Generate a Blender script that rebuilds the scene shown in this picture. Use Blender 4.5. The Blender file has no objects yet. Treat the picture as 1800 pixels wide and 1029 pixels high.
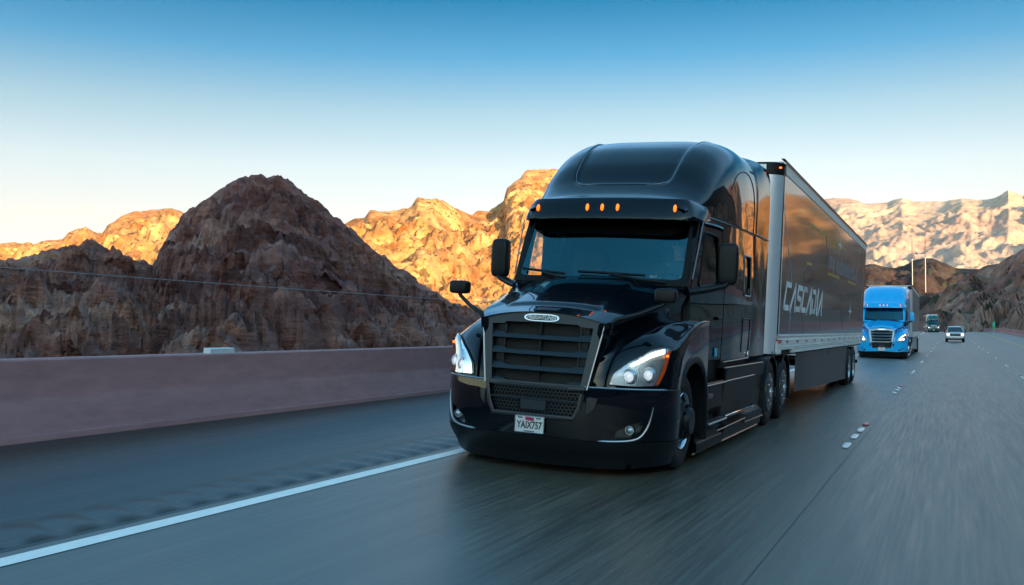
import bpy, math, random
import numpy as np
from mathutils import Vector, Matrix, noise
from mathutils.geometry import delaunay_2d_cdt
rnd = random.Random(7)
scene = bpy.context.scene
col = scene.collection
R_ = math.radians

# ---------------------------------------------------------------- camera
BANK = R_(3.0)                       # cross-fall of the near carriageway
FPX = 1720.3                         # focal length in pixels of the 1800 px wide photograph
def _cam_axes():
    yaw, pitch, roll = R_(24.2), R_(0.962), R_(2.964)
    f = Vector((-math.sin(yaw)*math.cos(pitch), math.cos(yaw)*math.cos(pitch), math.sin(pitch)))
    r = Vector((math.cos(yaw), math.sin(yaw), 0)); u = r.cross(f)
    c, s = math.cos(roll), math.sin(roll)
    r2, u2 = c*r + s*u, -s*r + c*u
    m = Matrix.Rotation(BANK, 3, 'Y')
    return m @ r2, m @ u2, m @ f, m @ Vector((3.727, -8.902, 1.586))
CR, CU, CF, CP = _cam_axes()
cam_d = bpy.data.cameras.new('camera'); cam = bpy.data.objects.new('camera', cam_d); col.objects.link(cam)
cam_d.sensor_width = 36; cam_d.lens = 36*FPX/1800; cam_d.clip_start = 0.1; cam_d.clip_end = 30000
m4 = Matrix((CR, CU, -CF)).transposed().to_4x4(); m4.translation = CP
cam.matrix_world = m4
scene.camera = cam

# ---------------------------------------------------------------- sky, sun, exposure
SKY_UP, SKY_BACK = (.70, 1.22, 1.18), (1.75, 1.50, 1.12)
SUN_EL, SUN_AZ = 11.5, 128.0           # elevation; azimuth clockwise from +Y (from behind and right of the camera)
world = bpy.data.worlds.new('World'); scene.world = world; world.use_nodes = True
nt = world.node_tree; bg = nt.nodes['Background']
sky = nt.nodes.new('ShaderNodeTexSky'); sky.sky_type = 'NISHITA'; sky.sun_disc = False
sky.sun_elevation = R_(SUN_EL); sky.sun_rotation = R_(SUN_AZ); sky.air_density = 1.0; sky.dust_density = 0.6; sky.ozone_density = 2.0
# the dusk sky measured from the photograph: pale at the horizon, deep blue above, brighter round the low sun behind the camera
def _wn(t, **k):
    n = nt.nodes.new(t)
    for a, v in k.items(): setattr(n, a, v)
    return n
_tc = _wn('ShaderNodeTexCoord'); _sp = _wn('ShaderNodeSeparateXYZ'); nt.links.new(_tc.outputs['Generated'], _sp.inputs[0])
def _wramp(src, stops, k):
    r = _wn('ShaderNodeValToRGB'); cr = r.color_ramp
    while len(cr.elements) < len(stops): cr.elements.new(0.5)
    for e, (p, c) in zip(cr.elements, stops): e.position = p; e.color = tuple(x/k for x in c)+(1,)
    nt.links.new(src, r.inputs[0]); return r.outputs[0]
SKY_FRONT = [(0.0, (.60, .44, .46)), (.045, (.60, .48, .45)), (.105, (.57, .395, .35)), (.162, (.56, .425, .36)), (.2175, (.38, .37, .325)), (.271, (.105, .27, .315)), (.32, (.0, .180, .250)), (.345, (.02, .20, .27)), (.42, (.65, .95, 1.0)), (.52, (.95, 1.2, 1.2)), (.75, SKY_UP), (1.0, SKY_UP)]
_f = _wramp(_sp.outputs[2], SKY_FRONT, 2.0)
_b = _wramp(_sp.outputs[2], [(0, SKY_BACK), (.25, SKY_BACK), (.6, SKY_UP), (1.0, SKY_UP)], 2.0)
_dt = _wn('ShaderNodeVectorMath', operation='DOT_PRODUCT'); nt.links.new(_tc.outputs['Generated'], _dt.inputs[0]); _dt.inputs[1].default_value = (-.42, .907, 0)
_mr = _wn('ShaderNodeMapRange', interpolation_type='SMOOTHSTEP'); nt.links.new(_dt.outputs['Value'], _mr.inputs[0]); _mr.inputs[1].default_value = 0.0; _mr.inputs[2].default_value = 0.62
_gm = _wn('ShaderNodeMix', data_type='RGBA'); nt.links.new(_mr.outputs[0], _gm.inputs[0]); nt.links.new(_b, _gm.inputs[6]); nt.links.new(_f, _gm.inputs[7])
_xr = _wn('ShaderNodeMapRange', interpolation_type='SMOOTHSTEP'); nt.links.new(_sp.outputs[0], _xr.inputs[0]); _xr.inputs[1].default_value = -.85; _xr.inputs[2].default_value = .15; _xr.inputs[3].default_value = .96; _xr.inputs[4].default_value = 1.52
_xm = _wn('ShaderNodeMapRange', interpolation_type='SMOOTHSTEP'); nt.links.new(_sp.outputs[2], _xm.inputs[0]); _xm.inputs[1].default_value = .5; _xm.inputs[2].default_value = .3
_xf = _wn('ShaderNodeMath', operation='MULTIPLY'); nt.links.new(_mr.outputs[0], _xf.inputs[0]); nt.links.new(_xm.outputs[0], _xf.inputs[1])
_xg = _wn('ShaderNodeMix', data_type='FLOAT'); nt.links.new(_xf.outputs[0], _xg.inputs[0]); _xg.inputs[2].default_value = 1.0; nt.links.new(_xr.outputs[0], _xg.inputs[3])
_gv = _wn('ShaderNodeVectorMath', operation='SCALE'); nt.links.new(_gm.outputs[2], _gv.inputs[0]); nt.links.new(_xg.outputs[0], _gv.inputs['Scale'])
tint = _wn('ShaderNodeMix', data_type='RGBA', blend_type='MULTIPLY'); tint.inputs[0].default_value = 1
nt.links.new(sky.outputs[0], tint.inputs[6]); nt.links.new(_gv.outputs[0], tint.inputs[7]); nt.links.new(tint.outputs[2], bg.inputs[0])
bg.inputs[1].default_value = 0.15*2.0
sd = bpy.data.lights.new('sun', 'SUN'); sd.energy = 4.0; sd.angle = R_(0.5); sd.color = (1.0, 0.63, 0.32)
sun = bpy.data.objects.new('sun', sd); col.objects.link(sun)
_a, _e = R_(SUN_AZ), R_(SUN_EL)
SUNV = Vector((math.sin(_a)*math.cos(_e), math.cos(_a)*math.cos(_e), math.sin(_e)))
sun.rotation_euler = SUNV.to_track_quat('Z', 'Y').to_euler()
sun.location = (60, -60, 80)
scene.view_settings.view_transform = 'Standard'; scene.view_settings.look = 'None'
scene.view_settings.gamma = 1; scene.view_settings.use_curve_mapping = False
scene.view_settings.exposure = 1.5

# ---------------------------------------------------------------- materials
def mat(name, color, rough=0.5, metal=0.0, coat=0.0, emis=None, estr=0.0, spec=0.5, trans=0.0):
    m = bpy.data.materials.new(name); m.use_nodes = True
    b = m.node_tree.nodes['Principled BSDF']
    b.inputs['Base Color'].default_value = (*color, 1); b.inputs['Roughness'].default_value = rough
    b.inputs['Metallic'].default_value = metal; b.inputs['Coat Weight'].default_value = coat
    b.inputs['Coat Roughness'].default_value = 0.015
    b.inputs['Coat IOR'].default_value = 1.42
    b.inputs['Specular IOR Level'].default_value = spec; b.inputs['Transmission Weight'].default_value = trans
    if emis:
        b.inputs['Emission Color'].default_value = (*emis, 1); b.inputs['Emission Strength'].default_value = estr
    return m
def nd(m, t, **k):
    n = m.node_tree.nodes.new(t)
    for a, v in k.items(): setattr(n, a, v)
    return n
def lk(m, a, b): m.node_tree.links.new(a, b)
def noise_node(m, scale, detail=6, rough=0.6, stretch=(1, 1, 1), coord='Object', dist=0.0):
    tc = nd(m, 'ShaderNodeTexCoord'); mp = nd(m, 'ShaderNodeMapping'); mp.inputs['Scale'].default_value = stretch
    n = nd(m, 'ShaderNodeTexNoise'); n.inputs['Scale'].default_value = scale
    n.inputs['Detail'].default_value = detail; n.inputs['Roughness'].default_value = rough; n.inputs['Distortion'].default_value = dist
    lk(m, tc.outputs[coord], mp.inputs[0]); lk(m, mp.outputs[0], n.inputs[0])
    return n
def ramp(m, src, stops, interp='LINEAR'):
    r = nd(m, 'ShaderNodeValToRGB'); cr = r.color_ramp; cr.interpolation = interp
    while len(cr.elements) < len(stops): cr.elements.new(0.5)
    for e, (p, c) in zip(cr.elements, stops):
        e.position = p; e.color = (*c, 1) if len(c) == 3 else c
    lk(m, src, r.inputs[0]); return r
def mix(m, a, b, fac, mode='MIX'):
    x = nd(m, 'ShaderNodeMix', data_type='RGBA', blend_type=mode)
    for i, s in ((0, fac), (6, a), (7, b)):
        if isinstance(s, (int, float)): x.inputs[i].default_value = s
        elif isinstance(s, tuple): x.inputs[i].default_value = (*s, 1)
        else: lk(m, s, x.inputs[i])
    return x.outputs[2]
def bump(m, src, strength, dist):
    b = nd(m, 'ShaderNodeBump'); b.inputs['Strength'].default_value = strength; b.inputs['Distance'].default_value = dist
    lk(m, src, b.inputs['Height']); lk(m, b.outputs[0], m.node_tree.nodes['Principled BSDF'].inputs['Normal']); return b
def pb(m): return m.node_tree.nodes['Principled BSDF']

def paint(name, c, flake=0.0):
    m = mat(name, c, 0.28, flake, 1.0, spec=0.02 if max(c) < .01 else 0.3)
    n = noise_node(m, 1.6, 3, 0.5)
    r = ramp(m, n.outputs[0], [(0.3, (0.24,)*3), (0.7, (0.34,)*3)]); lk(m, r.outputs[0], pb(m).inputs['Roughness'])
    n2 = noise_node(m, 2.2, 2, 0.5)                       # the slight waviness of moulded panels, on the clear coat too
    b = bump(m, n2.outputs[0], 0.03, 0.02); lk(m, b.outputs[0], pb(m).inputs['Coat Normal'])
    return m
M = {}
M['black'] = paint('black_paint', (0.0015, 0.0035, 0.0065))
M['blue'] = paint('blue_paint', (0.002, 0.44, 0.88), 0.0)
M['green'] = paint('green_paint', (0.004, 0.10, 0.085), 0.0)
M['white'] = paint('white_paint', (0.62, 0.64, 0.66), 0.0)
M['plastic'] = mat('black_plastic', (0.006, 0.008, 0.010), 0.42, spec=.25)
n = noise_node(M['plastic'], 260, 2, 0.5); bump(M['plastic'], n.outputs[0], 0.08, 0.002)
M['grille'] = mat('grille_grey', (0.014, 0.021, 0.027), 0.34)
M['dark'] = mat('dark_void', (0.004, 0.005, 0.006), 0.6, spec=0.2)
M['screen'] = mat('radiator_screen', (0.010, 0.012, 0.012), 0.75)
wv = nd(M['screen'], 'ShaderNodeTexWave'); wv.inputs['Scale'].default_value = 60
tc = nd(M['screen'], 'ShaderNodeTexCoord'); lk(M['screen'], tc.outputs['Object'], wv.inputs[0]); bump(M['screen'], wv.outputs[0], 0.5, 0.004)
M['lowblack'] = mat('satin_black_fairing', (0.002, 0.003, 0.004), 0.30, spec=0.03)
M['chrome'] = mat('chrome', (0.72, 0.74, 0.76), 0.09, 1.0)
M['satin'] = mat('satin_metal', (0.30, 0.32, 0.34), 0.30, 1.0)
def alu(name, c, rough):
    m = mat(name, c, rough, 0.9)
    n = noise_node(m, 3, 5, 0.7, (1, 0.3, 6))
    r = ramp(m, n.outputs[0], [(0.3, (rough*0.75,)*3), (0.75, (min(1, rough*1.5),)*3)]); lk(m, r.outputs[0], pb(m).inputs['Roughness'])
    lk(m, mix(m, tuple(x*0.8 for x in c), c, ramp(m, n.outputs[0], [(0.35, (0,)*3), (0.6, (1,)*3)]).outputs[0]), pb(m).inputs['Base Color'])
    return m
M['alu'] = alu('trailer_aluminium', (0.62, 0.66, 0.70), 0.32)
M['post'] = mat('polished_post', (0.82, 0.86, 0.92), 0.36, 0.6)
M['alurail'] = alu('rail_aluminium', (0.80, 0.80, 0.77), 0.48); pb(M['alurail']).inputs['Metallic'].default_value = 0.15
M['tyre'] = mat('tyre_rubber', (0.010, 0.010, 0.011), 0.62, spec=.3)
n = noise_node(M['tyre'], 30, 4, 0.6); bump(M['tyre'], n.outputs[0], 0.25, 0.004)
M['rim'] = mat('rim_black', (0.006, 0.007, 0.008), 0.30, 0.0, 0.0, spec=.35)
M['extender'] = mat('extender_black', (0.003, 0.003, 0.004), 0.08, spec=.4)
M['cover'] = mat('wheel_cover', (0.03, 0.036, 0.042), 0.32, 0.3)
M['amber'] = mat('amber_lens', (0.7, 0.12, 0.01), 0.15, emis=(1.0, 0.15, 0.008), estr=0.9)
M['amberoff'] = mat('amber_reflector', (0.42, 0.055, 0.008), 0.15, coat=.5, emis=(1.0, 0.10, 0.01), estr=0.02)
M['drl'] = mat('daytime_light', (1, 1, 1), 0.3, emis=(1.0, 0.82, 0.50), estr=1.3)
M['low'] = mat('low_beam', (.22, .25, .28), 0.15, 0.5, emis=(0.85, 0.93, 1.0), estr=0.26)
M['beam'] = mat('lit_beam', (1, 1, 1), 0.3, emis=(1.0, .93, .78), estr=2.0)
M['red'] = mat('red_reflector', (0.55, 0.006, 0.012), 0.3)
M['tapered'] = mat('red_tape', (0.32, 0.02, 0.03), 0.4)
M['whitep'] = mat('white_marking', (0.62, 0.66, 0.66), 0.5)
M['plate'] = mat('plate_white', (0.62, 0.64, 0.62), 0.4)
M['ink'] = mat('plate_ink', (0.01, 0.012, 0.014), 0.5)
M['magenta'] = mat('plate_magenta', (0.42, 0.005, 0.08), 0.5)
M['bluesticker'] = mat('blue_sticker', (0.03, 0.38, 0.62), 0.4)
M['fabric'] = mat('seat_fabric', (0.035, 0.038, 0.042), 0.85)
M['dash'] = mat('dashboard', (0.02, 0.022, 0.024), 0.6)
M['skin'] = mat('skin', (0.72, 0.48, 0.36), 0.5)
M['hair'] = mat('hair', (0.03, 0.02, 0.015), 0.7)
M['shirt'] = mat('shirt', (0.05, 0.07, 0.09), 0.85)
M['denim'] = mat('trousers', (0.03, 0.04, 0.07), 0.85)
def glass(name, tintc, refl=1.0, gcol=(.9, .95, .96)):
    m = bpy.data.materials.new(name); m.use_nodes = True; t = m.node_tree; t.nodes.remove(t.nodes['Principled BSDF'])
    tr = nd(m, 'ShaderNodeBsdfTransparent'); tr.inputs[0].default_value = (*tintc, 1)
    gl = nd(m, 'ShaderNodeBsdfGlossy'); gl.inputs['Roughness'].default_value = 0.02; gl.inputs[0].default_value = (*gcol, 1)
    fr = nd(m, 'ShaderNodeFresnel'); fr.inputs[0].default_value = 1.0 + 0.5*refl
    mx = nd(m, 'ShaderNodeMixShader'); lk(m, fr.outputs[0], mx.inputs[0]); lk(m, tr.outputs[0], mx.inputs[1]); lk(m, gl.outputs[0], mx.inputs[2])
    lk(m, mx.outputs[0], t.nodes['Material Output'].inputs[0]); return m
M['glass'] = glass('windscreen_glass', (0.85, 0.92, 0.92), 2.3, (.30, .90, 1.0))
M['sideglass'] = glass('side_glass', (0.70, 0.74, 0.62), 1.2)
M['tintglass'] = glass('tinted_glass', (0.06, 0.06, 0.06), 1.2)
M['lens'] = glass('lamp_lens', (0.9, 0.93, 0.95), 1.0)
M['skirtmat'] = mat('trailer_skirt', (0.016, 0.019, 0.021), 0.38, spec=.3)
M['foglens'] = mat('fog_lamp_glass', (0.055, 0.065, 0.07), 0.12, 0.3, 1.0)
M['reflector'] = mat('lamp_reflector', (0.50, 0.56, 0.62), 0.28, 0.7)
wv = nd(M['reflector'], 'ShaderNodeTexWave'); wv.inputs['Scale'].default_value = 22; wv.inputs['Distortion'].default_value = 2.5
tc = nd(M['reflector'], 'ShaderNodeTexCoord'); lk(M['reflector'], tc.outputs['Object'], wv.inputs[0]); bump(M['reflector'], wv.outputs[0], 0.18, 0.012)
M['graphite'] = mat('trailer_graphic', (0.026, 0.026, 0.031), 0.45, 0.0, 0.0, spec=0.2)
pb(M['graphite']).inputs['Coat Weight'].default_value = 0.8; pb(M['graphite']).inputs['Coat Roughness'].default_value = 0.05
n = noise_node(M['graphite'], 0.55, 2, 0.5, (1, 0.6, 1)); bump(M['graphite'], n.outputs[0], 0.06, 0.08)
M['greybox'] = mat('grey_box_side', (0.16, 0.16, 0.17), 0.4, coat=0.3)
M['letter'] = mat('silver_letter', (0.70, 0.74, 0.78), 0.45, 0.0)
nl = noise_node(M['letter'], 2.5, 2, 0.5); lk(M['letter'], ramp(M['letter'], nl.outputs[0], [(0.35, (0.55, 0.54, 0.56)), (0.6, (0.80, 0.86, 0.90))]).outputs[0], pb(M['letter']).inputs['Base Color'])
M['tagline'] = mat('tagline_grey', (0.26, 0.26, 0.29), 0.5)
M['glyphgold'] = mat('gold_line', (0.42, 0.30, 0.07), 0.5)
M['glyphblue'] = mat('blue_line', (0.20, 0.34, 0.44), 0.5)
M['glyphdim'] = mat('dim_line', (0.12, 0.14, 0.15), 0.5)
M['glyphstar'] = mat('star_flare', (0.50, 0.62, 0.72), 0.5)

# ---------------------------------------------------------------- mesh helpers
class MB:
    def __init__(s): s.v = []; s.f = []
    def add(s, vs, fs):
        o = len(s.v); s.v += [tuple(v) for v in vs]; s.f += [tuple(i+o for i in f) for f in fs]; return s
    def box(s, x0, x1, y0, y1, z0, z1, bev=0.0, mtx=None):
        b = min(bev, (x1-x0)*.45, (y1-y0)*.45, (z1-z0)*.45)
        if b <= 0:
            vs = [(x, y, z) for x in (x0, x1) for y in (y0, y1) for z in (z0, z1)]
            fs = [(0, 1, 3, 2), (4, 6, 7, 5), (0, 4, 5, 1), (2, 3, 7, 6), (0, 2, 6, 4), (1, 5, 7, 3)]
        else:
            vs = []; idx = {}
            for i, x in enumerate((x0, x1)):
                for j, y in enumerate((y0, y1)):
                    for k, z in enumerate((z0, z1)):
                        dx, dy, dz = (b if i == 0 else -b), (b if j == 0 else -b), (b if k == 0 else -b)
                        for a, p in enumerate(((x, y+dy, z+dz), (x+dx, y, z+dz), (x+dx, y+dy, z))):
                            idx[i, j, k, a] = len(vs); vs.append(p)
            I = idx; fs = []
            for i in (0, 1): fs.append((I[i,0,0,0], I[i,1,0,0], I[i,1,1,0], I[i,0,1,0]))
            for j in (0, 1): fs.append((I[0,j,0,1], I[1,j,0,1], I[1,j,1,1], I[0,j,1,1]))
            for k in (0, 1): fs.append((I[0,0,k,2], I[1,0,k,2], I[1,1,k,2], I[0,1,k,2]))
            for i in (0, 1):
                for j in (0, 1): fs.append((I[i,j,0,0], I[i,j,1,0], I[i,j,1,1], I[i,j,0,1]))
            for i in (0, 1):
                for k in (0, 1): fs.append((I[i,0,k,0], I[i,1,k,0], I[i,1,k,2], I[i,0,k,2]))
            for j in (0, 1):
                for k in (0, 1): fs.append((I[0,j,k,1], I[1,j,k,1], I[1,j,k,2], I[0,j,k,2]))
            for i in (0, 1):
                for j in (0, 1):
                    for k in (0, 1): fs.append((I[i,j,k,0], I[i,j,k,1], I[i,j,k,2]))
        if mtx: vs = [mtx @ Vector(v) for v in vs]
        return s.add(vs, fs)
    def grid(s, P, closed_u=False, closed_v=False):
        nu, nv = len(P), len(P[0]); vs = [p for r in P for p in r]; fs = []
        for i in range(nu if closed_u else nu-1):
            for j in range(nv if closed_v else nv-1):
                a, b = i, (i+1) % nu; c, d = j, (j+1) % nv
                fs.append((a*nv+c, a*nv+d, b*nv+d, b*nv+c))
        return s.add(vs, fs)
    def tube(s, pts, r, n=8, cap=True, flat=None):
        pts = [Vector(p) for p in pts]; rings = []
        rr = r if isinstance(r, (list, tuple)) else [r]*len(pts)
        up = Vector((0, 0, 1))
        for i, p in enumerate(pts):
            t = (pts[min(i+1, len(pts)-1)] - pts[max(i-1, 0)]).normalized()
            a = t.cross(up)
            if a.length < 0.05: a = t.cross(Vector((1, 0, 0)))
            a.normalize(); b = t.cross(a)
            fx, fz = flat if flat else (1, 1)
            rings.append([p + rr[i]*(fx*a*math.cos(2*math.pi*k/n) + fz*b*math.sin(2*math.pi*k/n)) for k in range(n)])
        o = len(s.v); s.grid(rings, False, True)
        if cap:
            s.f.append(tuple(o+k for k in range(n))); s.f.append(tuple(o+(len(pts)-1)*n+k for k in range(n)))
        return s
    def lathe_x(s, prof, cx, cy, cz, n=48, sx=1):   # prof: (offset along x, radius)
        rings = [[(cx+sx*a, cy+r*math.cos(2*math.pi*k/n), cz+r*math.sin(2*math.pi*k/n)) for k in range(n)] for a, r in prof]
        return s.grid(rings, False, True)
    def lathe_y(s, prof, cx, cy, cz, n=24):
        rings = [[(cx+r*math.cos(2*math.pi*k/n), cy+a, cz+r*math.sin(2*math.pi*k/n)) for k in range(n)] for a, r in prof]
        return s.grid(rings, False, True)
    def ell(s, c, r, nu=12, nv=18):
        P = []
        for i in range(nu+1):
            t = math.pi*i/nu
            P.append([(c[0]+r[0]*math.sin(t)*math.cos(2*math.pi*k/nv), c[1]+r[1]*math.sin(t)*math.sin(2*math.pi*k/nv), c[2]+r[2]*math.cos(t)) for k in range(nv)])
        return s.grid(P, False, True)
    def superbox(s, c, r, e=0.35, nu=16, nv=24, mtx=None):   # rounded box
        def pw(a): return math.copysign(abs(a)**e, a)
        P = []
        for i in range(nu+1):
            t = math.pi*i/nu
            P.append([Vector((r[0]*pw(math.sin(t))*pw(math.cos(2*math.pi*k/nv)), r[1]*pw(math.sin(t))*pw(math.sin(2*math.pi*k/nv)), r[2]*pw(math.cos(t)))) for k in range(nv)])
        P = [[Vector(c) + (mtx @ p if mtx else p) for p in row] for row in P]
        return s.grid(P, False, True)
    def prism(s, outline, fn, d0, d1):      # outline in 2-D, fn(a, b, depth) -> xyz
        n = len(outline); vs = [fn(a, b, d0) for a, b in outline] + [fn(a, b, d1) for a, b in outline]
        fs = [tuple(range(n)), tuple(range(2*n-1, n-1, -1))] + [(i, (i+1) % n, n+(i+1) % n, n+i) for i in range(n)]
        return s.add(vs, fs)
    def build(s, name, m, parent=None, smooth=35, me=None):
        me = bpy.data.meshes.new(name); me.from_pydata(s.v, [], s.f); me.update()
        me.materials.append(m if not isinstance(m, str) else M[m])
        if smooth:
            me.shade_smooth(); me.set_sharp_from_angle(angle=R_(smooth))
        o = bpy.data.objects.new(name, me); col.objects.link(o)
        if parent: o.parent = parent
        return o
def inpoly(p, poly):
    x, y = p; c = False; j = len(poly)-1
    for i in range(len(poly)):
        xi, yi = poly[i]; xj, yj = poly[j]
        if (yi > y) != (yj > y) and x < (xj-xi)*(y-yi)/(yj-yi)+xi: c = not c
        j = i
    return c
def distpoly(p, poly):
    best = 1e9; P = Vector(p)
    for i in range(len(poly)):
        a, b = Vector(poly[i]), Vector(poly[(i+1) % len(poly)]); d = b-a
        t = max(0, min(1, (P-a).dot(d)/max(d.length_squared, 1e-12))); best = min(best, (a+t*d-P).length)
    return best
def resample(poly, h):
    out = []
    for i in range(len(poly)):
        a, b = Vector(poly[i]), Vector(poly[(i+1) % len(poly)]); n = max(1, int(round((b-a).length/h)))
        out += [tuple(a+(b-a)*k/n) for k in range(n)]
    return out
def rounded(poly, r, n=4):
    out = []
    for i in range(len(poly)):
        p0, p, p1 = Vector(poly[i-1]), Vector(poly[i]), Vector(poly[(i+1) % len(poly)])
        a = p0-p; b = p1-p; rr = min(r, a.length*.45, b.length*.45); A = p+a.normalized()*rr; B = p+b.normalized()*rr
        for k in range(n+1):
            t = k/n; out.append(tuple((1-t)**2*A+2*t*(1-t)*p+t*t*B))
    return out
def panel(mb, outline, holes, fn, h, thick=None):
    """triangulate outline minus holes, map through fn(a, b, depth) and give it a rim of depth thick"""
    loops = [resample(outline, h)] + [resample(q, h) for q in holes]
    pts = []; edges = []
    for L in loops:
        o = len(pts); pts += L; edges += [(o+i, o+(i+1) % len(L)) for i in range(len(L))]
    xs = [p[0] for p in loops[0]]; ys = [p[1] for p in loops[0]]
    x = min(xs)+h*.5; k = 0
    while x < max(xs):
        y = min(ys)+h*(.3 if k % 2 else .8)
        while y < max(ys):
            if inpoly((x, y), loops[0]) and not any(inpoly((x, y), q) for q in loops[1:]) and min(distpoly((x, y), q) for q in loops) > h*.45:
                pts.append((x, y))
            y += h
        x += h; k += 1
    r = delaunay_2d_cdt([Vector(p) for p in pts], edges, [], 0, 1e-6)
    V, F = r[0], r[2]; ok = []
    for f in F:
        c = sum((V[i] for i in f), Vector((0, 0)))/len(f); c = (c.x, c.y)
        if inpoly(c, loops[0]) and not any(inpoly(c, q) for q in loops[1:]): ok.append(tuple(f))
    mb.add([fn(p.x, p.y, 0) for p in V], ok)
    if thick:
        for L in loops:
            n = len(L); vs = [fn(a, b, 0) for a, b in L]+[fn(a, b, thick) for a, b in L]
            mb.add(vs, [(i, (i+1) % n, n+(i+1) % n, n+i) for i in range(n)])
    return mb
def interp(x, tab):
    if x <= tab[0][0]: return tab[0][1]
    for (a, va), (b, vb) in zip(tab, tab[1:]):
        if x <= b: return va+(vb-va)*(x-a)/(b-a)
    return tab[-1][1]
def sinterp(x, tab):      # monotone smooth interpolation
    xs = [t[0] for t in tab]; ys = [t[1] for t in tab]; n = len(xs)
    if x <= xs[0]: return ys[0]
    if x >= xs[-1]: return ys[-1]
    d = [(ys[i+1]-ys[i])/(xs[i+1]-xs[i]) for i in range(n-1)]
    m = [d[0]]+[0 if d[i-1]*d[i] <= 0 else 2*d[i-1]*d[i]/(d[i-1]+d[i]) for i in range(1, n-1)]+[d[-1]]
    for i in range(n-1):
        if x <= xs[i+1]:
            hh = xs[i+1]-xs[i]; t = (x-xs[i])/hh
            return ((1+2*t)*(1-t)**2*ys[i]+t*(1-t)**2*hh*m[i]+t*t*(3-2*t)*ys[i+1]+t*t*(t-1)*hh*m[i+1])
def catmull(P, t):
    n = len(P); i = min(max(int(t), 0), n-2); f = t-i
    p1, p2 = Vector(P[i]), Vector(P[i+1]); p0 = Vector(P[i-1]) if i > 0 else 2*p1-p2; p3 = Vector(P[i+2]) if i+2 < n else 2*p2-p1
    return .5*((2*p1)+(p2-p0)*f+(2*p0-5*p1+4*p2-p3)*f*f+(3*p1-p0-3*p2+p3)*f**3)
def sm(a, b, x):
    t = max(0, min(1, (x-a)/(b-a))); return t*t*(3-2*t)
def empty(name, loc=(0, 0, 0), rot=(0, 0, 0)):
    o = bpy.data.objects.new(name, None); col.objects.link(o); o.location = loc; o.rotation_euler = rot
    o.empty_display_size = 0.5; return o
def tag(o, label=None, cat=None, group=None, kind=None):
    if label: o['label'] = label
    if cat: o['category'] = cat
    if group: o['group'] = group
    if kind: o['kind'] = kind
    return o
def text_mb(mb, s, size, fn, shear=0.0, align='CENTER', wx=1.0, depth=0.004, bold=0.0):
    """letters as real raised shapes: fn(a, b, depth) -> xyz"""
    cu = bpy.data.curves.new('t', 'FONT'); cu.body = s; cu.size = size; cu.align_x = align; cu.align_y = 'CENTER'; cu.shear = shear; cu.resolution_u = 3; cu.offset = bold
    ob = bpy.data.objects.new('t', cu); col.objects.link(ob)
    dg = bpy.context.evaluated_depsgraph_get(); me = bpy.data.meshes.new_from_object(ob.evaluated_get(dg))
    vs = [(v.co.x*wx, v.co.y) for v in me.vertices]; fs = [tuple(p.vertices) for p in me.polygons]
    mb.add([fn(a, b, depth) for a, b in vs], fs)
    from collections import Counter
    c = Counter(); 
    for f in fs:
        for i in range(len(f)): c[tuple(sorted((f[i], f[(i+1) % len(f)])))] += 1
    for (i, j), k in c.items():
        if k == 1: mb.add([fn(*vs[i], 0), fn(*vs[j], 0), fn(*vs[j], depth), fn(*vs[i], depth)], [(0, 1, 2, 3)])
    bpy.data.objects.remove(ob); bpy.data.curves.remove(cu); bpy.data.meshes.remove(me)
    return mb
# ---------------------------------------------------------------- the aerodynamic sleeper tractor
_pl = [(0, -.012), (.15, -.010), (.3, .002), (.5, .045), (.67, .110), (.82, .172), (.93, .235), (1.04, .325), (1.13, .430), (1.20, .545), (1.245, .665), (1.265, .78), (1.268, .90), (1.268, 1.0)]
_ps = [0.0]
for a, b in zip(_pl, _pl[1:]): _ps.append(_ps[-1]+math.hypot(b[0]-a[0], b[1]-a[1]))
_tx = [(-s, -p[0]) for s, p in zip(_ps[::-1], _pl[::-1])][:-1]+[(s, p[0]) for s, p in zip(_ps, _pl)]
_ty = [(s, p[1]) for s, p in zip(_ps, _pl)]
def plan(s):
    x = sinterp(s, _tx); y = sinterp(abs(s), _ty); e = .01
    tx, ty = sinterp(s+e, _tx)-sinterp(s-e, _tx), sinterp(abs(s)+e, _ty)-sinterp(max(0, abs(s)-e), _ty)
    if s < 0: ty = -ty
    l = math.hypot(tx, ty); return x, y, ty/l, -tx/l      # outward normal in plan
def s_of_x(x): return math.copysign(interp(abs(x), [(p[0], s) for p, s in zip(_pl, _ps)]), x)
def bump_pt(s, z, d=0.0):       # bumper skin, d metres inside it
    x, y, nx, ny = plan(s)
    back = .0141+.15*sm(.36, .05, z)*(1-.25*abs(x)) if z < .36 else .012*((z-.62)/.24)**2
    bx = sm(.7, 1.2, abs(x))*back*.9*(1 if x > 0 else -1)
    return (x-bx-nx*d, y+back-ny*d, z)
def xs(y, z):                   # half width of the cab and sleeper side
    b = sinterp(y, [(1.6, 1.01), (1.8, 1.045), (2.2, 1.09), (2.7, 1.14), (3.2, 1.185), (3.7, 1.215), (4.3, 1.225), (4.8, 1.225)])
    return b-.035*sm(2.1, 2.85, z)-.012*sm(1.5, 1.05, z)
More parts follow.
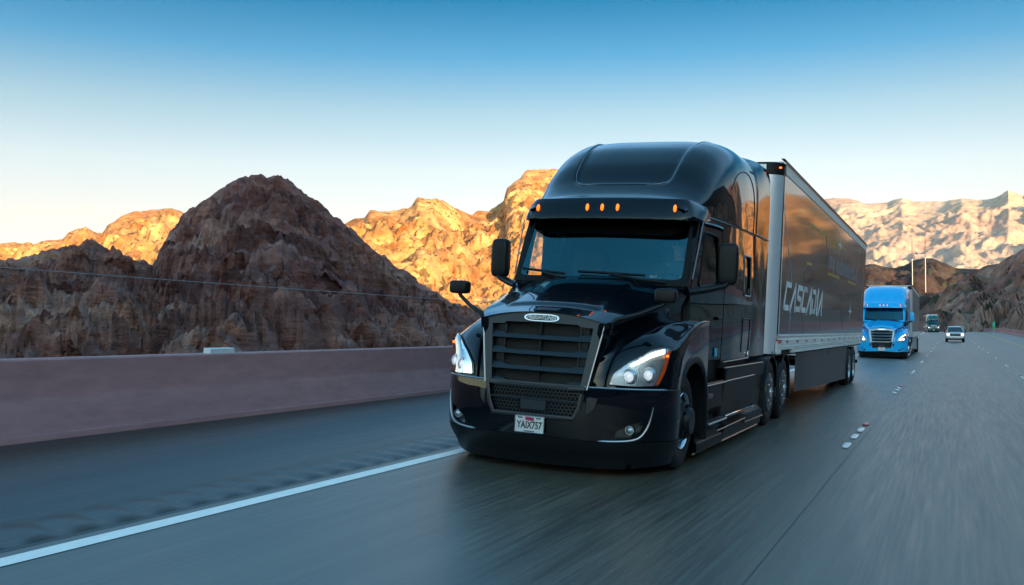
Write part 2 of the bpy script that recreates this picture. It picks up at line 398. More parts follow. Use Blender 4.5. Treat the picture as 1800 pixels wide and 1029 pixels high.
FR = [[(.53,.10,.87),(.72,.16,.87),(.95,.28,.87),(1.14,.48,.87),(1.262,.70,.87)],
      [(.57,.12,1.02),(.735,.20,1.03),(.96,.33,1.05),(1.15,.54,1.06),(1.262,.78,1.02)],
      [(.60,.16,1.16),(.76,.30,1.19),(.99,.44,1.24),(1.15,.60,1.25),(1.26,.86,1.15)],
      [(.64,.24,1.27),(.80,.46,1.32),(1.0,.62,1.38),(1.16,.80,1.34),(1.255,.98,1.23)],
      [(.70,.5,1.34),(.87,.72,1.42),(1.02,.9,1.47),(1.17,1.1,1.43),(1.25,1.2,1.33)],
      [(.82,.95,1.40),(.98,1.1,1.50),(1.09,1.25,1.54),(1.19,1.4,1.52),(1.25,1.5,1.43)],
      [(.95,1.5,1.45),(1.05,1.6,1.53),(1.12,1.68,1.56),(1.20,1.78,1.56),(1.247,1.82,1.50)],
      [(1.04,2.02,1.46),(1.10,2.05,1.50),(1.15,2.07,1.53),(1.205,2.09,1.55),(1.24,2.10,1.52)]]
def _fr(r):
    A, Bc, C, D, E = [Vector(p) for p in r]
    A2 = A+Vector((.0, .07, -.07)) if A.z < 1.4 else A+Vector((0, 0, -.05))
    Bm = Bc+(A2-Bc).normalized()*.045+Vector((-.012, .03, -.02))
    Dm = D+(E-D)*.50+(Vector((.022, .0, .028)) if D.z > 1.1 else Vector((.016, -.016, .006)))
    return [A2, Bm, Bc, C, D, Dm, E]
FR = [_fr(r) for r in FR]
def fend(s, t, d=0.0, sg=1):    # s 0..4 across, t 0..7 along the fender; d metres proud of the skin
    def P(s, t): return catmull([catmull(r, s) for r in FR], t)
    p = P(s, t)
    if d:
        e = .03; n = (P(s+e, t)-P(s-e, t)).cross(P(s, t+e)-P(s, t-e)).normalized()
        if n.y > 0 and n.z <= 0.2: n = -n
        p = p+n*d if n.y < 0.15 or n.z > 0 else p-n*d
    return (sg*p.x, p.y, p.z)
SH = [(.14, (.657, 1.485)), (.243, (.70, 1.511)), (.49, (.78, 1.58)), (1.0, (.88, 1.685)), (1.45, (.965, 1.785)), (1.80, (1.03, 1.90))]
def shx(y): return sinterp(y, [(a, b[0]) for a, b in SH])
def shz(y): return sinterp(y, [(a, b[1]) for a, b in SH])
def hoodc(y): return sinterp(y, [(.14, 1.572), (.33, 1.622), (.9, 1.80), (1.45, 1.955), (1.8, 2.02)])
def hood_z(x, y):
    u = min(1, abs(x)/shx(y)); zc, zs = hoodc(y), shz(y)
    z = zc-(zc-zs)*u**2.4
    bl = sm(.53, .47, abs(x))*sm(.36+.02, .44+.02, y+0.10*(abs(x)/.5)**4*0)       # raised centre of the bonnet
    return z+.022*bl
def ws_pt(x, z, d=0.0): return (x, 1.62+.155*x*x+(z-2.0)*.56+d, z)
def roof_pt(y, u):     # u -1..1 across
    w = sinterp(y, [(1.90, .95), (2.05, .985), (2.3, 1.03), (2.7, 1.105), (3.2, 1.165), (3.7, 1.20), (4.3, 1.215), (4.8, 1.215)])
    zt = sinterp(y, [(1.90, 2.84), (1.98, 2.935), (2.15, 3.01), (2.42, 3.19), (2.78, 3.52), (3.2, 3.775), (3.67, 3.92), (4.2, 3.965), (4.8, 3.965)])
    zb = 2.785; nn = interp(y, [(1.9, 2.8), (2.4, 3.5), (3.0, 4.0), (4.0, 4.4), (4.8, 4.6)])
    a = u*math.pi/2
    cx, sx_ = math.cos(a), math.sin(a)
    x = w*math.copysign(abs(sx_)**(2/nn), sx_); z = zb+(zt-zb)*abs(cx)**(2/nn)
    # recessed centre panel with rounded lower corners
    hw = interp(y, [(2.3, .55), (2.45, .62), (3.7, .72), (4.8, .75)])
    dd = min(hw-abs(x), (y-2.40)*1.3)
    cr = .20
    ax, ay = hw-abs(x), (y-2.38)*1.2
    if ax < cr and ay < cr: dd = cr-math.hypot(cr-ax, cr-ay)
    rec = sm(-.008, .020, dd)
    return (x, y+.020*rec*sm(3.8, 2.6, y), z-.020*rec)
def yg(x, z): return .052+.115*(z-.83)/.65+.05*x*x

def tractor(paintm, grillem, lipm, root, full=True, hubm='rim', coverm='cover'):
    def B(mb, name, m, par=None, sm_=35): return mb.build(name, m, par or root, sm_)
    q = 1 if full else 2
    # --- roof and sleeper upper shell
    ys = [1.90, 1.93, 1.96, 2.0]+[2.0+2.74*i/(72//q) for i in range(1, 72//q+1)]
    us = sorted(set([-1+2*i/(90//q) for i in range(90//q+1)]+[-.995, .995]))
    P = [[roof_pt(y, u) for u in us] for y in ys]
    mb = MB(); mb.grid(P); e = P[-1]
    mb.add(e, [tuple(range(len(e)))])
    cab = B(mb, 'roof_shell', paintm, None, 50)
    hwf = lambda y: interp(y, [(2.3, .55), (2.45, .62), (3.7, .72), (4.8, .75)])
    def u_of(y, x):
        lo, hi = 0.0, 1.0
        for _ in range(24):
            m_ = (lo+hi)/2
            if roof_pt(y, m_)[0] < x: lo = m_
            else: hi = m_
        return lo
    path = [(hwf(y)*1.0, y) for y in np.linspace(4.2, 2.58, 22)]+[(hwf(2.45)-.20+.20*math.cos(a), 2.38+.20-.20*math.sin(a)) for a in np.linspace(0, math.pi/2, 8)][1:]
    path = path+[(x, 2.38) for x in np.linspace(.40, -.40, 10)]+[(-x, y) for x, y in path[::-1]]
    pts = []
    for x, y in path:
        p = roof_pt(y, math.copysign(u_of(y, abs(x)), x)); q_ = roof_pt(y+.05, math.copysign(u_of(y+.05, abs(x)), x)); pts.append((p[0], p[1]-.002, p[2]+.004))
    B(MB().tube(pts, .0042, 6, False), 'roof_crease_highlight', 'satin' if full else paintm, cab, 60)  # on the black truck a satin tube imitates the highlight along the crease
    # visor band over the windscreen
    vc = [(1.105, 2.62), (1.085, 2.42), (1.058, 2.22), (1.02, 2.06), (.975, 1.985), (.90, 1.93), (.75, 1.885), (.5, 1.845), (.25, 1.822)]
    vc = vc+[(0, 1.815)]+[(-a, b) for a, b in vc[::-1]]
    vc = [tuple(catmull([(a, b, 0) for a, b in vc], t/4.0))[:2] for t in range(0, (len(vc)-1)*4+1)]
    P = []
    for i, (x, y) in enumerate(vc):
        a, b = Vector(vc[max(0, i-1)]), Vector(vc[min(len(vc)-1, i+1)]); t = (b-a).normalized(); nx, ny = t.y, -t.x
        if nx*x < 0 and abs(x) > .5: nx, ny = -nx, -ny
        if abs(x) <= .5 and ny > 0: nx, ny = -nx, -ny
        fade = sm(2.62, 2.15, y)
        zt = 2.935-.06*(1-fade); zb = 2.70+.06*(1-fade)
        def o(d): return (x+nx*d, y+ny*d)
        P.append([(*o(-.10), zb-.005), (*o(.030*fade-.01), zb-.018), (*o(.040*fade), zb-.010), (*o(.038*fade), zb+.012), (*o(.012*fade), zb+.08), (*o(-.022*fade), zb+.16), (*o(-.050*fade), zt-.03), (*o(-.072*fade-.004), zt-.002), (*o(-.13*fade-.02), zt+.006)])
    mb = MB(); mb.grid(P); visor = B(mb, 'sun_visor_band', paintm, None, 40)
    for x, y in ((-.837, 1.898), (-.184, 1.818), (0, 1.812), (.184, 1.818), (.837, 1.898)):
        mb = MB(); mb.superbox((x, y-.004, 2.815), (.017, .026, .042), .8, 10, 14, Matrix.Rotation(R_(-18), 3, 'X'))
        B(mb, 'marker_light', 'amber', visor, 60)
    # --- sides, doors, windows
    win = [(2.13, 1.95), (2.36, 2.60), (2.84, 2.58), (2.90, 2.01)]
    dr = [(1.93, 1.10), (1.90, 1.90), (2.22, 2.665), (3.02, 2.665), (3.10, 1.98), (3.10, 1.10)]
    sw = [(4.10, 1.92), (4.10, 2.45), (4.55, 2.45), (4.55, 1.92)]
    side = [(1.78, 1.94), (2.165, 2.72), (2.4, 2.79), (4.74, 2.79), (4.74, 1.10), (1.93, 1.10)]
    h = .09*q
    for sg in (1, -1):
        f = lambda a, b, d: (sg*(xs(a, b)-d), a, b)
        g = lambda a, b, d: (sg*(xs(a, b)+.004-d), a, b)
        drg = [(1.925, 1.085), (1.885, 1.905), (2.21, 2.68), (3.03, 2.68), (3.115, 1.98), (3.115, 1.085)]
        body = B(panel(MB(), [(1.78, 1.94), (2.165, 2.72), (2.4, 2.79), (4.74, 2.79), (4.74, 1.085), (3.13, 1.085)]+[(3.13, 1.98), (3.045, 2.695), (2.195, 2.695), (1.87, 1.905)], [rounded(sw, .06)] if full else [], f, h, .05), 'cab_side', paintm, None, 30)
        door = B(panel(MB(), rounded(dr, .04), [rounded(win, .07)], f, h, .05), 'door', paintm, None, 30)
        B(panel(MB(), rounded(win, .07), [], lambda a, b, d: (sg*(xs(a, b)-.015), a, b), h), 'window_glass', 'sideglass', door)
        mb = MB(); wr = rounded(win, .075)
        mb.tube([g(a, b, 0) for a, b in wr]+[g(*wr[0], 0)], .011, 6, False); B(mb, 'window_seal', 'plastic', door)
        mb = MB(); mb.superbox(g(2.93, 1.60, -.01), (.012, .11, .022), .4, 8, 12); B(mb, 'door_handle', 'plastic', door)
        if full:
            mb = MB(); mb.tube([g(2.30, 2.665+.03, -.012), g(2.62, 2.70, -.03), g(2.95, 2.695, -.02)], .010, 6); B(mb, 'rain_gutter', 'chrome', door)
            B(panel(MB(), rounded(sw, .06), [], lambda a, b, d: (sg*(xs(a, b)-.02), a, b), h), 'sleeper_window', 'tintglass', body)
            mb = MB(); wr = rounded(sw, .06); mb.tube([g(a, b, 0) for a, b in wr]+[g(*wr[0], 0)], .012, 6, False); B(mb, 'window_seal', 'satin', body)
            mb = MB(); lw = rounded([(4.12, 1.18), (4.12, 1.62), (4.62, 1.62), (4.62, 1.18)], .04)
            mb.tube([g(a, b, -.001) for a, b in lw]+[g(*lw[0], -.001)], .006, 6, False); B(mb, 'luggage_door_seam', 'plastic', body)
            mb = MB(); mb.superbox(g(4.55, 1.14, -.01), (.012, .035, .04), .5, 8, 12); B(mb, 'luggage_latch', 'chrome', body)
            mb = MB(); mb.box(-.002, .002, -.07, .07, -.05, .05, 0, Matrix.Translation(g(2.90, 1.19, -.002)) ); B(mb, 'sticker', 'bluesticker', door)
            # raised arc of the roof fairing
            arc = [catmull([(3.30, .90, 0), (3.6, .80, 0), (4.0, .755, 0), (4.35, .77, 0), (4.55, .86, 0), (4.63, .95, 0), (4.64, 1.0, 0)], k/5) for k in range(31)]
            B(MB().tube([roof_pt(p[0], sg*min(1, p[1])) for p in arc], .008, 6), 'fairing_seam', 'plastic', body)
        B(MB().tube([(sg*1.115, 2.13, 2.69), (sg*1.10, 2.0, 2.35), (sg*1.085, 1.86, 2.02)], .009, 6), 'wind_deflector', 'satin', door)
        # bright seam between cab side and roof, running back over the extender
        mb = MB(); mb.tube([(sg*(xs(min(y, 4.7), 2.78)+.008), y, 2.776) for y in np.linspace(2.45, 4.74, 24)], .008, 6)
        mb.tube([(sg*1.222, y, 2.79) for y in (4.80, 5.3, 5.86)], .008, 6)
        B(mb, 'side_moulding', 'satin', body)
        # side extender between sleeper and trailer
        mb = MB()
        prof = [(4.76, 1.195), (4.80, 1.20), (5.45, 1.205), (5.52, 1.20), (5.90, 1.21), (5.90, 1.18)]
        zr = [1.10, 1.5, 2.0, 2.50, 2.785]
        P = [[(sg*(x-(.22*(1-math.sqrt(max(0, 1-((z-3.70)/.25)**2))) *.5 if z > 3.70 else 0)), y, z) for z in zr] for y, x in prof]
        B(mb.grid(P), 'side_extender', 'extender', None, 40)
        # cowl corner
    mb = MB()      # cap over the gap, sloping to the trailer roof
    def rear(u):
        a = u*math.pi/2; return Vector((1.205*math.copysign(abs(math.sin(a))**(2/9), math.sin(a)), 5.90, 2.785+1.17*abs(math.cos(a))**(2/9)))
    us2 = [-1+2*i/80 for i in range(81)]; P = []
    for t in (0, .04, .08, .2, .35, .5, .65, .8, .93, 1.0):
        row = []
        for u in us2:
            a = Vector(roof_pt(4.74, u)); b = rear(u); w = sm(0, .75, t); p = a.lerp(b, w); p.y = 4.742+1.16*t
            if t in (.04,): p.x *= .992; p.z -= .012*(p.z > 3.3)
            row.append(tuple(p))
        P.append(row)
    mb.grid(P); B(mb, 'roof_extender', 'extender' if full else paintm, None, 40)
    # --- windscreen
    glassp = rounded([(-.985, 2.0), (.985, 2.0), (.955, 2.70), (-.955, 2.70)], .08)
    wf = B(panel(MB(), [(-1.045, 1.93), (1.045, 1.93), (1.035, 2.76), (-1.035, 2.76)], [glassp], lambda a, b, d: ws_pt(a, b, d), .10, .04), 'windscreen_frame', 'dark' if full else paintm, None)
    B(panel(MB(), glassp, [], lambda a, b, d: ws_pt(a, b, .006), .10), 'windscreen', 'glass', wf)
    for w in ([(-.93, 2.06), (-.34, 2.01)], [(-.18, 2.04), (.60, 2.02)]):
        mb = MB()
        mb.tube([ws_pt(w[0][0]+(w[1][0]-w[0][0])*t, w[0][1]+(w[1][1]-w[0][1])*t+.015, -.045) for t in np.linspace(0, 1, 9)], .017, 6)
        mb.tube([ws_pt((w[0][0]+w[1][0])/2, 2.035, -.045), ws_pt(w[1][0]-.05, 1.985, -.07), (w[1][0]+.22, 1.70, 1.965)], .020, 6)
        B(mb, 'wiper', 'plastic')
    # --- interior
    mb = MB(); P = [[(x, y, z) for x in (-1.0, 1.0)] for y, z in ((1.92, 1.30), (1.93, 1.93), (2.10, 1.955), (2.28, 1.93), (2.34, 1.78), (2.32, 1.40))]
    mb.grid(P); B(mb, 'dashboard', 'dash')
    mb = MB(); mb.box(-1.1, 1.1, 3.55, 3.60, 1.15, 3.2); B(mb, 'sleeper_curtain', 'dash')
    mb = MB(); mb.box(-1.0, 1.0, 1.9, 3.6, 1.16, 1.20); B(mb, 'cab_floor', 'dash')
    mb = MB(); mb.box(-1.02, 1.02, 2.20, 3.6, 2.735, 2.75); B(mb, 'headliner', 'dash')
    B(panel(MB(), [(-.97, 2.72), (-.94, 2.63), (-.76, 2.515), (.76, 2.515), (.94, 2.63), (.97, 2.72)], [], lambda a, b, d: ws_pt(a, b, .06+d), .15, .02), 'shade_panel', 'dark')
    for x in (-.60, .60):
        mb = MB(); mb.superbox((x, 2.95, 1.70), (.25, .25, .09), .4)
        mb.superbox((x, 3.17, 2.08), (.24, .08, .36), .4, mtx=Matrix.Rotation(R_(-8), 3, 'X')); mb.superbox((x, 3.22, 2.50), (.13, .05, .10), .5); mb.box(x-.12, x+.12, 2.85, 3.1, 1.2, 1.62, .02)
        B(mb, 'seat', 'fabric', None, 60)
    mb = MB(); c = Vector((.60, 2.46, 1.97)); ax = Matrix.Rotation(R_(-52), 3, 'X')
    ring = [c+ax @ Vector((.215*math.cos(a), 0, .215*math.sin(a))) for a in np.linspace(0, 2*math.pi, 33)]
    mb.tube(ring, .016, 8, False)
    for a in (R_(20), R_(160), R_(270)): mb.tube([c, c+ax @ Vector((.21*math.cos(a), 0, .21*math.sin(a)))], .014, 6)
    mb.tube([c, c+Vector((0, -.25, -.25))], .03, 8); mb.superbox(c, (.07, .03, .07), .6)
    B(mb, 'steering_wheel', 'plastic')
    # --- bonnet
    ny, nu = 56//q, 72//q
    P = []
    for i in range(ny+1):
        t = i/ny; row = []
        for j in range(nu+1):
            u = -1+2*j/nu; yy = .145+(1.60-.145)*t
            yy += .17*abs(u)**2.2*t            # the rear edge follows the windscreen
            x = u*shx(yy); row.append((x, yy, hood_z(x, yy)))
        P.append(row)
    mb = MB(); mb.grid(P)
    # its sides, falling from the shoulder into the valley beside the fender
    for sg in (1, -1):
        S = []
        for i in range(41):
            t = i/40; yy = .145+t*1.72
            tt = sinterp(yy, [(.145, 2.2), (.3, 3.2), (.5, 4.0), (.95, 5.0), (1.5, 6.0), (2.02, 7.0)])
            inn = Vector(fend(0.25, tt, 0, 1))
            a = Vector((shx(yy), yy, shz(yy))); r = []
            for k in range(9):
                w = k/8; p = a.lerp(Vector((inn.x-.02, yy, inn.z-.03)), w); p.x += .018*math.sin(math.pi*min(1, w*3))*(1-w)-.02*math.sin(math.pi*w); r.append((sg*p.x, p.y, p.z))
            S.append(r)
        mb.grid(S)
        mb.add([(sg*.645, .15, 1.50), (sg*shx(.145), .145, shz(.145)), S[0][4], S[0][8], (sg*.52, .13, .86), (sg*.50, .14, .86), (sg*.60, .16, 1.48)], [(0, 1, 2, 3, 4, 5, 6)])
    hood = B(mb, 'bonnet', paintm, None, 38)
    B(panel(MB(), [(-.11, .215), (.13, .215), (.15, .315), (-.11, .315)], [], lambda a, b, d: (a, b, hood_z(a, b)+.003), .05), 'bonnet_vent', 'grille', hood)
    mb = MB(); P = [[(x, 1.50+.17*abs(x)**2.2+dy, z) for x in np.linspace(-1.03, 1.03, 21)] for dy, z in ((.06, 1.90), (.12, 1.955), (.20, 1.965))]
    mb.grid(P); B(mb, 'cowl', 'plastic')
    for sg in (1, -1):
        mb = MB(); ts = np.linspace(0, 7, 64//q+1); ss = np.linspace(0, 6, 54//q+1)
        mb.grid([[fend(s, t, 0, sg) for s in ss] for t in ts])
        E = [fend(6, t) for t in ts]; yt = [(p[1], p[2]) for p in E]
        # outer side with the wheel opening
        out = [(a, b) for a, b in yt[::2]]+[(2.12, 1.30), (2.075, 1.08), (2.0, .50), (1.99, .70), (1.93, .86), (1.80, 1.01), (1.62, 1.10), (1.42, 1.13), (1.20, 1.10), (1.02, 1.02), (.92, .93), (.88, .865), (.72, .865)]
        ex = sorted((p[1], p[0]) for p in E)
        panel(mb, out, [], lambda a, b, d: (sg*(interp(a, ex)+.012*math.sin(math.pi*sm(1.5, .9, b)*.5)-d), a, b), .08*q, .04)
        fd = B(mb, 'fender', paintm, None, 42)
        arch = [(.88, .86), (.92, .93), (1.02, 1.02), (1.20, 1.10), (1.42, 1.13), (1.62, 1.10), (1.80, 1.01), (1.93, .86), (1.99, .70), (2.02, .5), (2.03, .24)]
        arch = [tuple(catmull([(a, b, 0) for a, b in arch], t/3))[:2] for t in range(31)]
        P = []
        for i, (a, b) in enumerate(arch):
            ia, ib = max(0, i-1), min(len(arch)-1, i+1); t = Vector((arch[ib][0]-arch[ia][0], arch[ib][1]-arch[ia][1])).normalized(); nx, nz = -t.y, t.x
            P.append([(sg*1.10, a-nx*.02, b-nz*.02), (sg*1.268, a-nx*.02, b-nz*.02), (sg*1.285, a+nx*.01, b+nz*.01), (sg*1.280, a+nx*.05, b+nz*.05), (sg*1.255, a+nx*.062, b+nz*.062)])
        B(MB().grid(P), 'wheel_arch', 'plastic', fd)
        # headlamp set into the fender
        outl = [(2.02, .16), (3.0, .10), (3.88, .16), (4.12, .9), (4.40, 2.05), (4.0, 2.22), (3.3, 2.00), (2.6, 1.45), (2.15, .85)]
        outl = rounded(outl, .12, 3)
        hl = B(panel(MB(), outl, [], lambda a, b, d: fend(a, b, .006, sg), .14), 'headlight', 'reflector', None, 60)
        cv = panel(MB(), outl, [], lambda a, b, d: fend(a, b, .030, sg), .14)
        n = len(outl); cv.add([fend(a, b, .030, sg) for a, b in outl]+[fend(a, b, -.004, sg) for a, b in outl], [(i, (i+1) % n, n+(i+1) % n, n+i) for i in range(n)])
        B(cv, 'lamp_cover', 'lens', hl, 60)
        mb = MB(); mb.tube([fend(a, b, .020, sg) for a, b in outl+[outl[0]]], .007, 6, False); B(mb, 'lamp_bezel', 'plastic', hl)
        dl = [(2.66, 1.30), (3.3, 1.82), (3.95, 2.06), (4.00, 1.80), (3.4, 1.60), (2.74, 1.18)]
        B(panel(MB(), dl, [], lambda a, b, d: fend(a, b, .016, sg), .12), 'daytime_strip', 'drl', hl, 60)
        for a, b, r in ((2.75, .66, .046), (3.42, .74, .046)):
            c = Vector(fend(a, b, .0, 1)); mb = MB(); mb.lathe_y([(-.030, .001), (-.026, r*.6), (-.012, r*.92), (.0, r), (.01, r*1.25)], sg*c.x, c.y-.012, c.z, 20)
            B(mb, 'projector', 'low' if full else 'beam', hl, 60)
            mb = MB(); mb.lathe_y([(-.004, r*1.05), (-.018, r*1.25), (-.006, r*1.55), (.02, r*1.75)], sg*c.x, c.y-.010, c.z, 20); B(mb, 'projector_ring', 'reflector', hl, 60)
        am = [(3.84, .22), (4.10, .95), (4.34, 1.96), (4.12, 1.90), (3.92, 1.0), (3.72, .22)]
        B(panel(MB(), am, [], lambda a, b, d: fend(a, b, .033, sg), .12), 'side_reflector', 'amberoff', hl, 60)
        mb = MB(); mb.superbox(fend(4.12, 1.66, .034, sg), (.014, .012, .014), .7, 8, 12); B(mb, 'turn_bulb', 'amber', hl, 60)
        # mirrors
        mb = MB(); mb.superbox((sg*1.415, 2.15, 2.215), (.112, .075, .238), .38, 16, 24, Matrix.Rotation(sg*R_(6), 3, 'Z')); mir = B(mb, 'door_mirror', 'plastic' if full else paintm, None, 60)
        mb = MB(); mb.box(-.095, .095, -.004, .004, -.20, .20, .003, Matrix.Translation((sg*1.418, 2.218, 2.215)) @ Matrix.Rotation(sg*R_(6), 4, 'Z')); B(mb, 'mirror_glass', 'chrome', mir)
        mb = MB(); mb.tube([(sg*1.44, 2.13, 2.02), (sg*1.38, 2.12, 1.965), (sg*1.22, 2.00, 1.915), (sg*1.04, 1.83, 1.87)], [.040, .052, .056, .056], 10, True, (1, .75))
        B(mb, 'mirror_arm', 'plastic', mir)
        mb = MB(); mb.superbox((sg*1.147, .564, 1.796), (.112, .07, .072), .42, 16, 24, Matrix.Rotation(sg*R_(8), 3, 'Z')); mir = B(mb, 'bonnet_mirror', 'plastic', None, 60)
        mb = MB(); mb.box(-.09, .09, -.004, .004, -.055, .055, .003, Matrix.Translation((sg*1.150, .628, 1.796)) @ Matrix.Rotation(sg*R_(8), 4, 'Z')); B(mb, 'mirror_glass', 'chrome', mir)
        mb = MB(); mb.tube([(sg*1.15, .56, 1.735), (sg*1.12, .54, 1.70), (sg*.93, .40, 1.60), (sg*.735, .27, 1.53), (sg*.70, .25, 1.49), (sg*.695, .26, 1.38)], [.020, .022, .022, .024, .024, .024], 10)
        B(mb, 'mirror_arm', 'plastic', mir)
    # --- grille
    outer = [(-.66, 1.475), (-.55, 1.525), (-.3, 1.562), (0, 1.574), (.3, 1.562), (.55, 1.525), (.66, 1.475), (.548, .835), (-.548, .835)]
    inner = [(-.545, 1.435), (-.41, 1.442), (-.385, 1.462), (0, 1.468), (.385, 1.462), (.41, 1.442), (.545, 1.435), (.478, .875), (-.478, .875)]
    mb = panel(MB(), outer, [inner], lambda a, b, d: (a, yg(a, b)-.012+d, b), .07, .10)
    gr = B(mb, 'grille_surround', grillem, None)
    mb = MB(); mb.tube([(.655, yg(.655, 1.47)-.012, 1.47), (.60, yg(.6, 1.15)-.014, 1.15), (.545, yg(.545, .84)-.012, .84)], .009, 6)
    mb.tube([(-.655, yg(.655, 1.47)-.012, 1.47), (-.60, yg(.6, 1.15)-.014, 1.15), (-.545, yg(.545, .84)-.012, .84)], .009, 6); B(mb, 'surround_trim', 'satin' if full else 'chrome', gr)
    for zb in (1.300, 1.145, .990, .838):
        zt = zb+.062; k = (zb-.83)/.65; we = .478+.067*k+.012
        o = [(-we, zt), (-we+.115, zt), (-we+.165, zb+.040), (we-.165, zb+.040), (we-.115, zt), (we, zt), (we-.004, zb), (-we+.004, zb)]
        mb = panel(MB(), o, [], lambda a, b, d: (a, yg(a, b)-.016+d+.62*(b-zb), b), .06, .07); 
        B(mb, 'grille_bar', grillem, gr)
    mb = MB(); mb.add([(a, yg(a, b)+.085, b) for a, b in inner], [tuple(range(9))]); mb.box(-.006, .006, .14, .22, .88, 1.46)
    B(mb, 'radiator_screen', 'screen', gr)
    for sg in (-1, 1):
        for z in (1.38, 1.22, 1.07):
            mb = MB()
            for k in range(5): mb.box(sg*.445-.045, sg*.445+.045, yg(.45, z)+.05, yg(.45, z)+.075, z+.012*k-.004, z+.012*k+.002)
            mb.box(sg*.405-.008, sg*.405+.008, yg(.4, z)+.045, yg(.4, z)+.08, z-.02, z+.07); mb.box(sg*.445-.045, sg*.445+.045, yg(.45, z)+.076, yg(.45, z)+.085, z-.02, z+.07)
            B(mb, 'duct_louvre', 'cover', gr)
    # badge
    def oval(a, b, n=40, e=.55):
        return [(a*math.copysign(abs(math.cos(t))**e, math.cos(t)), b*math.copysign(abs(math.sin(t))**.8, math.sin(t))) for t in np.linspace(0, 2*math.pi, n, endpoint=False)]
    by = lambda a, b, d: (a, yg(a, 1.515+b)-.014-d, 1.515+b)
    mb = MB(); mb.prism(oval(.188, .037), by, 0, .016); bd = B(mb, 'badge', 'chrome', gr)
    if full:
        mb = MB(); mb.prism(oval(.168, .027), by, .016, .018); B(mb, 'badge_field', 'ink', bd) if False else mb.build('badge_field', 'ink', gr)
        mb = MB(); text_mb(mb, 'FREIGHTLINER', .054, lambda a, b, d: by(a, b, .018+d), .35, 'CENTER', .90, .003, .0016); mb.build('badge_lettering', 'plate', gr, 0)
    # --- bumper
    op = [(-s_of_x(.505), .86), (-s_of_x(.47), .66), (-s_of_x(.42), .565), (s_of_x(.42), .565), (s_of_x(.47), .66), (s_of_x(.505), .86)]
    top = .862; S1 = _ps[-1]-.13
    def fogp(sg): return rounded([(sg*s_of_x(a), b) for a, b in ((.80, .385), (.825, .46), (.95, .53), (1.055, .565), (1.03, .47), (.96, .40))], .03)
    def ductp(sg): return rounded([(sg*s_of_x(a), b) for a, b in ((.545, .775), (.645, .765), (.615, .66), (.545, .60))], .02)
    for nm, sg in (('l', -1), ('r', 1)): pass
    left = [(-S1, top), (-S1, .36), (-s_of_x(1.02), .355), (-s_of_x(.70), .345), (0, .375), (s_of_x(.70), .345), (s_of_x(1.02), .355), (S1, .36), (S1, top)]
    edge = left+[(s_of_x(.505), top), (s_of_x(.47), .66), (s_of_x(.42), .565), (-s_of_x(.42), .565), (-s_of_x(.47), .66), (-s_of_x(.505), top)]
    mb = panel(MB(), edge, [fogp(1), fogp(-1), ductp(1), ductp(-1)], lambda a, b, d: bump_pt(a, b, d), .06*q, .05)
    bumper = B(mb, 'bumper', paintm, None, 40)
    mb = MB()
    for sg in (1, -1): mb.tube([bump_pt(sg*s, top+.004, -.004) for s in np.linspace(s_of_x(.52), S1, 24)], .010, 6)
    B(mb, 'bumper_trim', 'satin' if full else paintm, bumper)
    dam = [(-S1, .355), (-S1, .10), (-s_of_x(.9), .075), (0, .07), (s_of_x(.9), .075), (S1, .10), (S1, .355), (s_of_x(1.02), .35), (s_of_x(.70), .34), (0, .37), (-s_of_x(.70), .34), (-s_of_x(1.02), .35)]
    B(panel(MB(), dam, [], lambda a, b, d: bump_pt(a, b, d-.004), .07*q, .04), 'air_dam', 'plastic', bumper, 40)
    mb = MB()      # frame round the lower intake
    fr = [(-s_of_x(.515), .84), (-s_of_x(.48), .66), (-s_of_x(.43), .555), (s_of_x(.43), .555), (s_of_x(.48), .66), (s_of_x(.515), .84)]
    mb.tube([bump_pt(a, b, -.004) for a, b in resample(fr, .05)[:-17]], .024, 8, True, (.6, 1)); B(mb, 'intake_frame', 'grille', bumper)
    mb = MB()      # honeycomb
    r = .020
    for i in range(-13, 14):
        for j in range(9):
            cx, cz = i*r*1.95+(r*.97 if j % 2 else 0), .585+j*r*1.62
            if abs(cx) > .42+(.08*(cz-.57)/.3): continue
            if .60 < cz < .70 and abs(cx) < .15: continue
            if .70 < cz < .725: continue
            for k in range(6):
                a0, a1 = math.pi/3*k+math.pi/6, math.pi/3*(k+1)+math.pi/6; vs = []
                for rr in (r*1.10, r*.84):
                    for a in (a0, a1):
                        x, z = cx+rr*math.cos(a), cz+rr*math.sin(a); vs.append((x, plan(x)[1]+.035, z))
                mb.add(vs, [(0, 1, 3, 2)])
    mb.box(-.14, .14, .025, .05, .60, .705, .01); mb.box(-.46, .46, .03, .055, .705, .722, .004)
    B(mb, 'honeycomb_mesh', 'grille', bumper, 0)
    mb = MB(); mb.box(-.52, .52, .16, .18, .50, .88); B(mb, 'intake_backing', 'dark', bumper)
    for sg in (1, -1):
        B(panel(MB(), ductp(sg), [], lambda a, b, d: bump_pt(a, b, .015), .06), 'duct_insert', 'grille', bumper)
        fo = B(panel(MB(), fogp(sg), [], lambda a, b, d: bump_pt(a, b, .045), .05), 'fog_recess', 'foglens', bumper)
        x, y, z = bump_pt(sg*s_of_x(.945), .47, .02)
        fl = B(MB().lathe_y([(-.022, .001), (-.018, .022), (-.004, .036), (.02, .040)], x, y, z, 20), 'fog_light', 'reflector', bumper, 60)
        B(MB().lathe_y([(-.010, .036), (-.010, .044), (.02, .050)], x, y, z, 20), 'fog_ring', 'chrome', bumper, 60) if full else None
        mb = MB(); cp = [(.66, .352), (.80, .355), (.95, .37), (1.03, .41), (1.075, .50), (1.10, .60), (1.115, .70)]
        cp = [catmull([(a, b, 0) for a, b in cp], t/3) for t in range(19)]
        mb.tube([bump_pt(sg*s_of_x(p[0]), p[1], -.002) for p in cp], [.004]+[.013]*12+[.011, .009, .007, .006, .004, .003], 8)
        B(mb, 'bumper_blade', 'satin' if full else paintm, bumper)
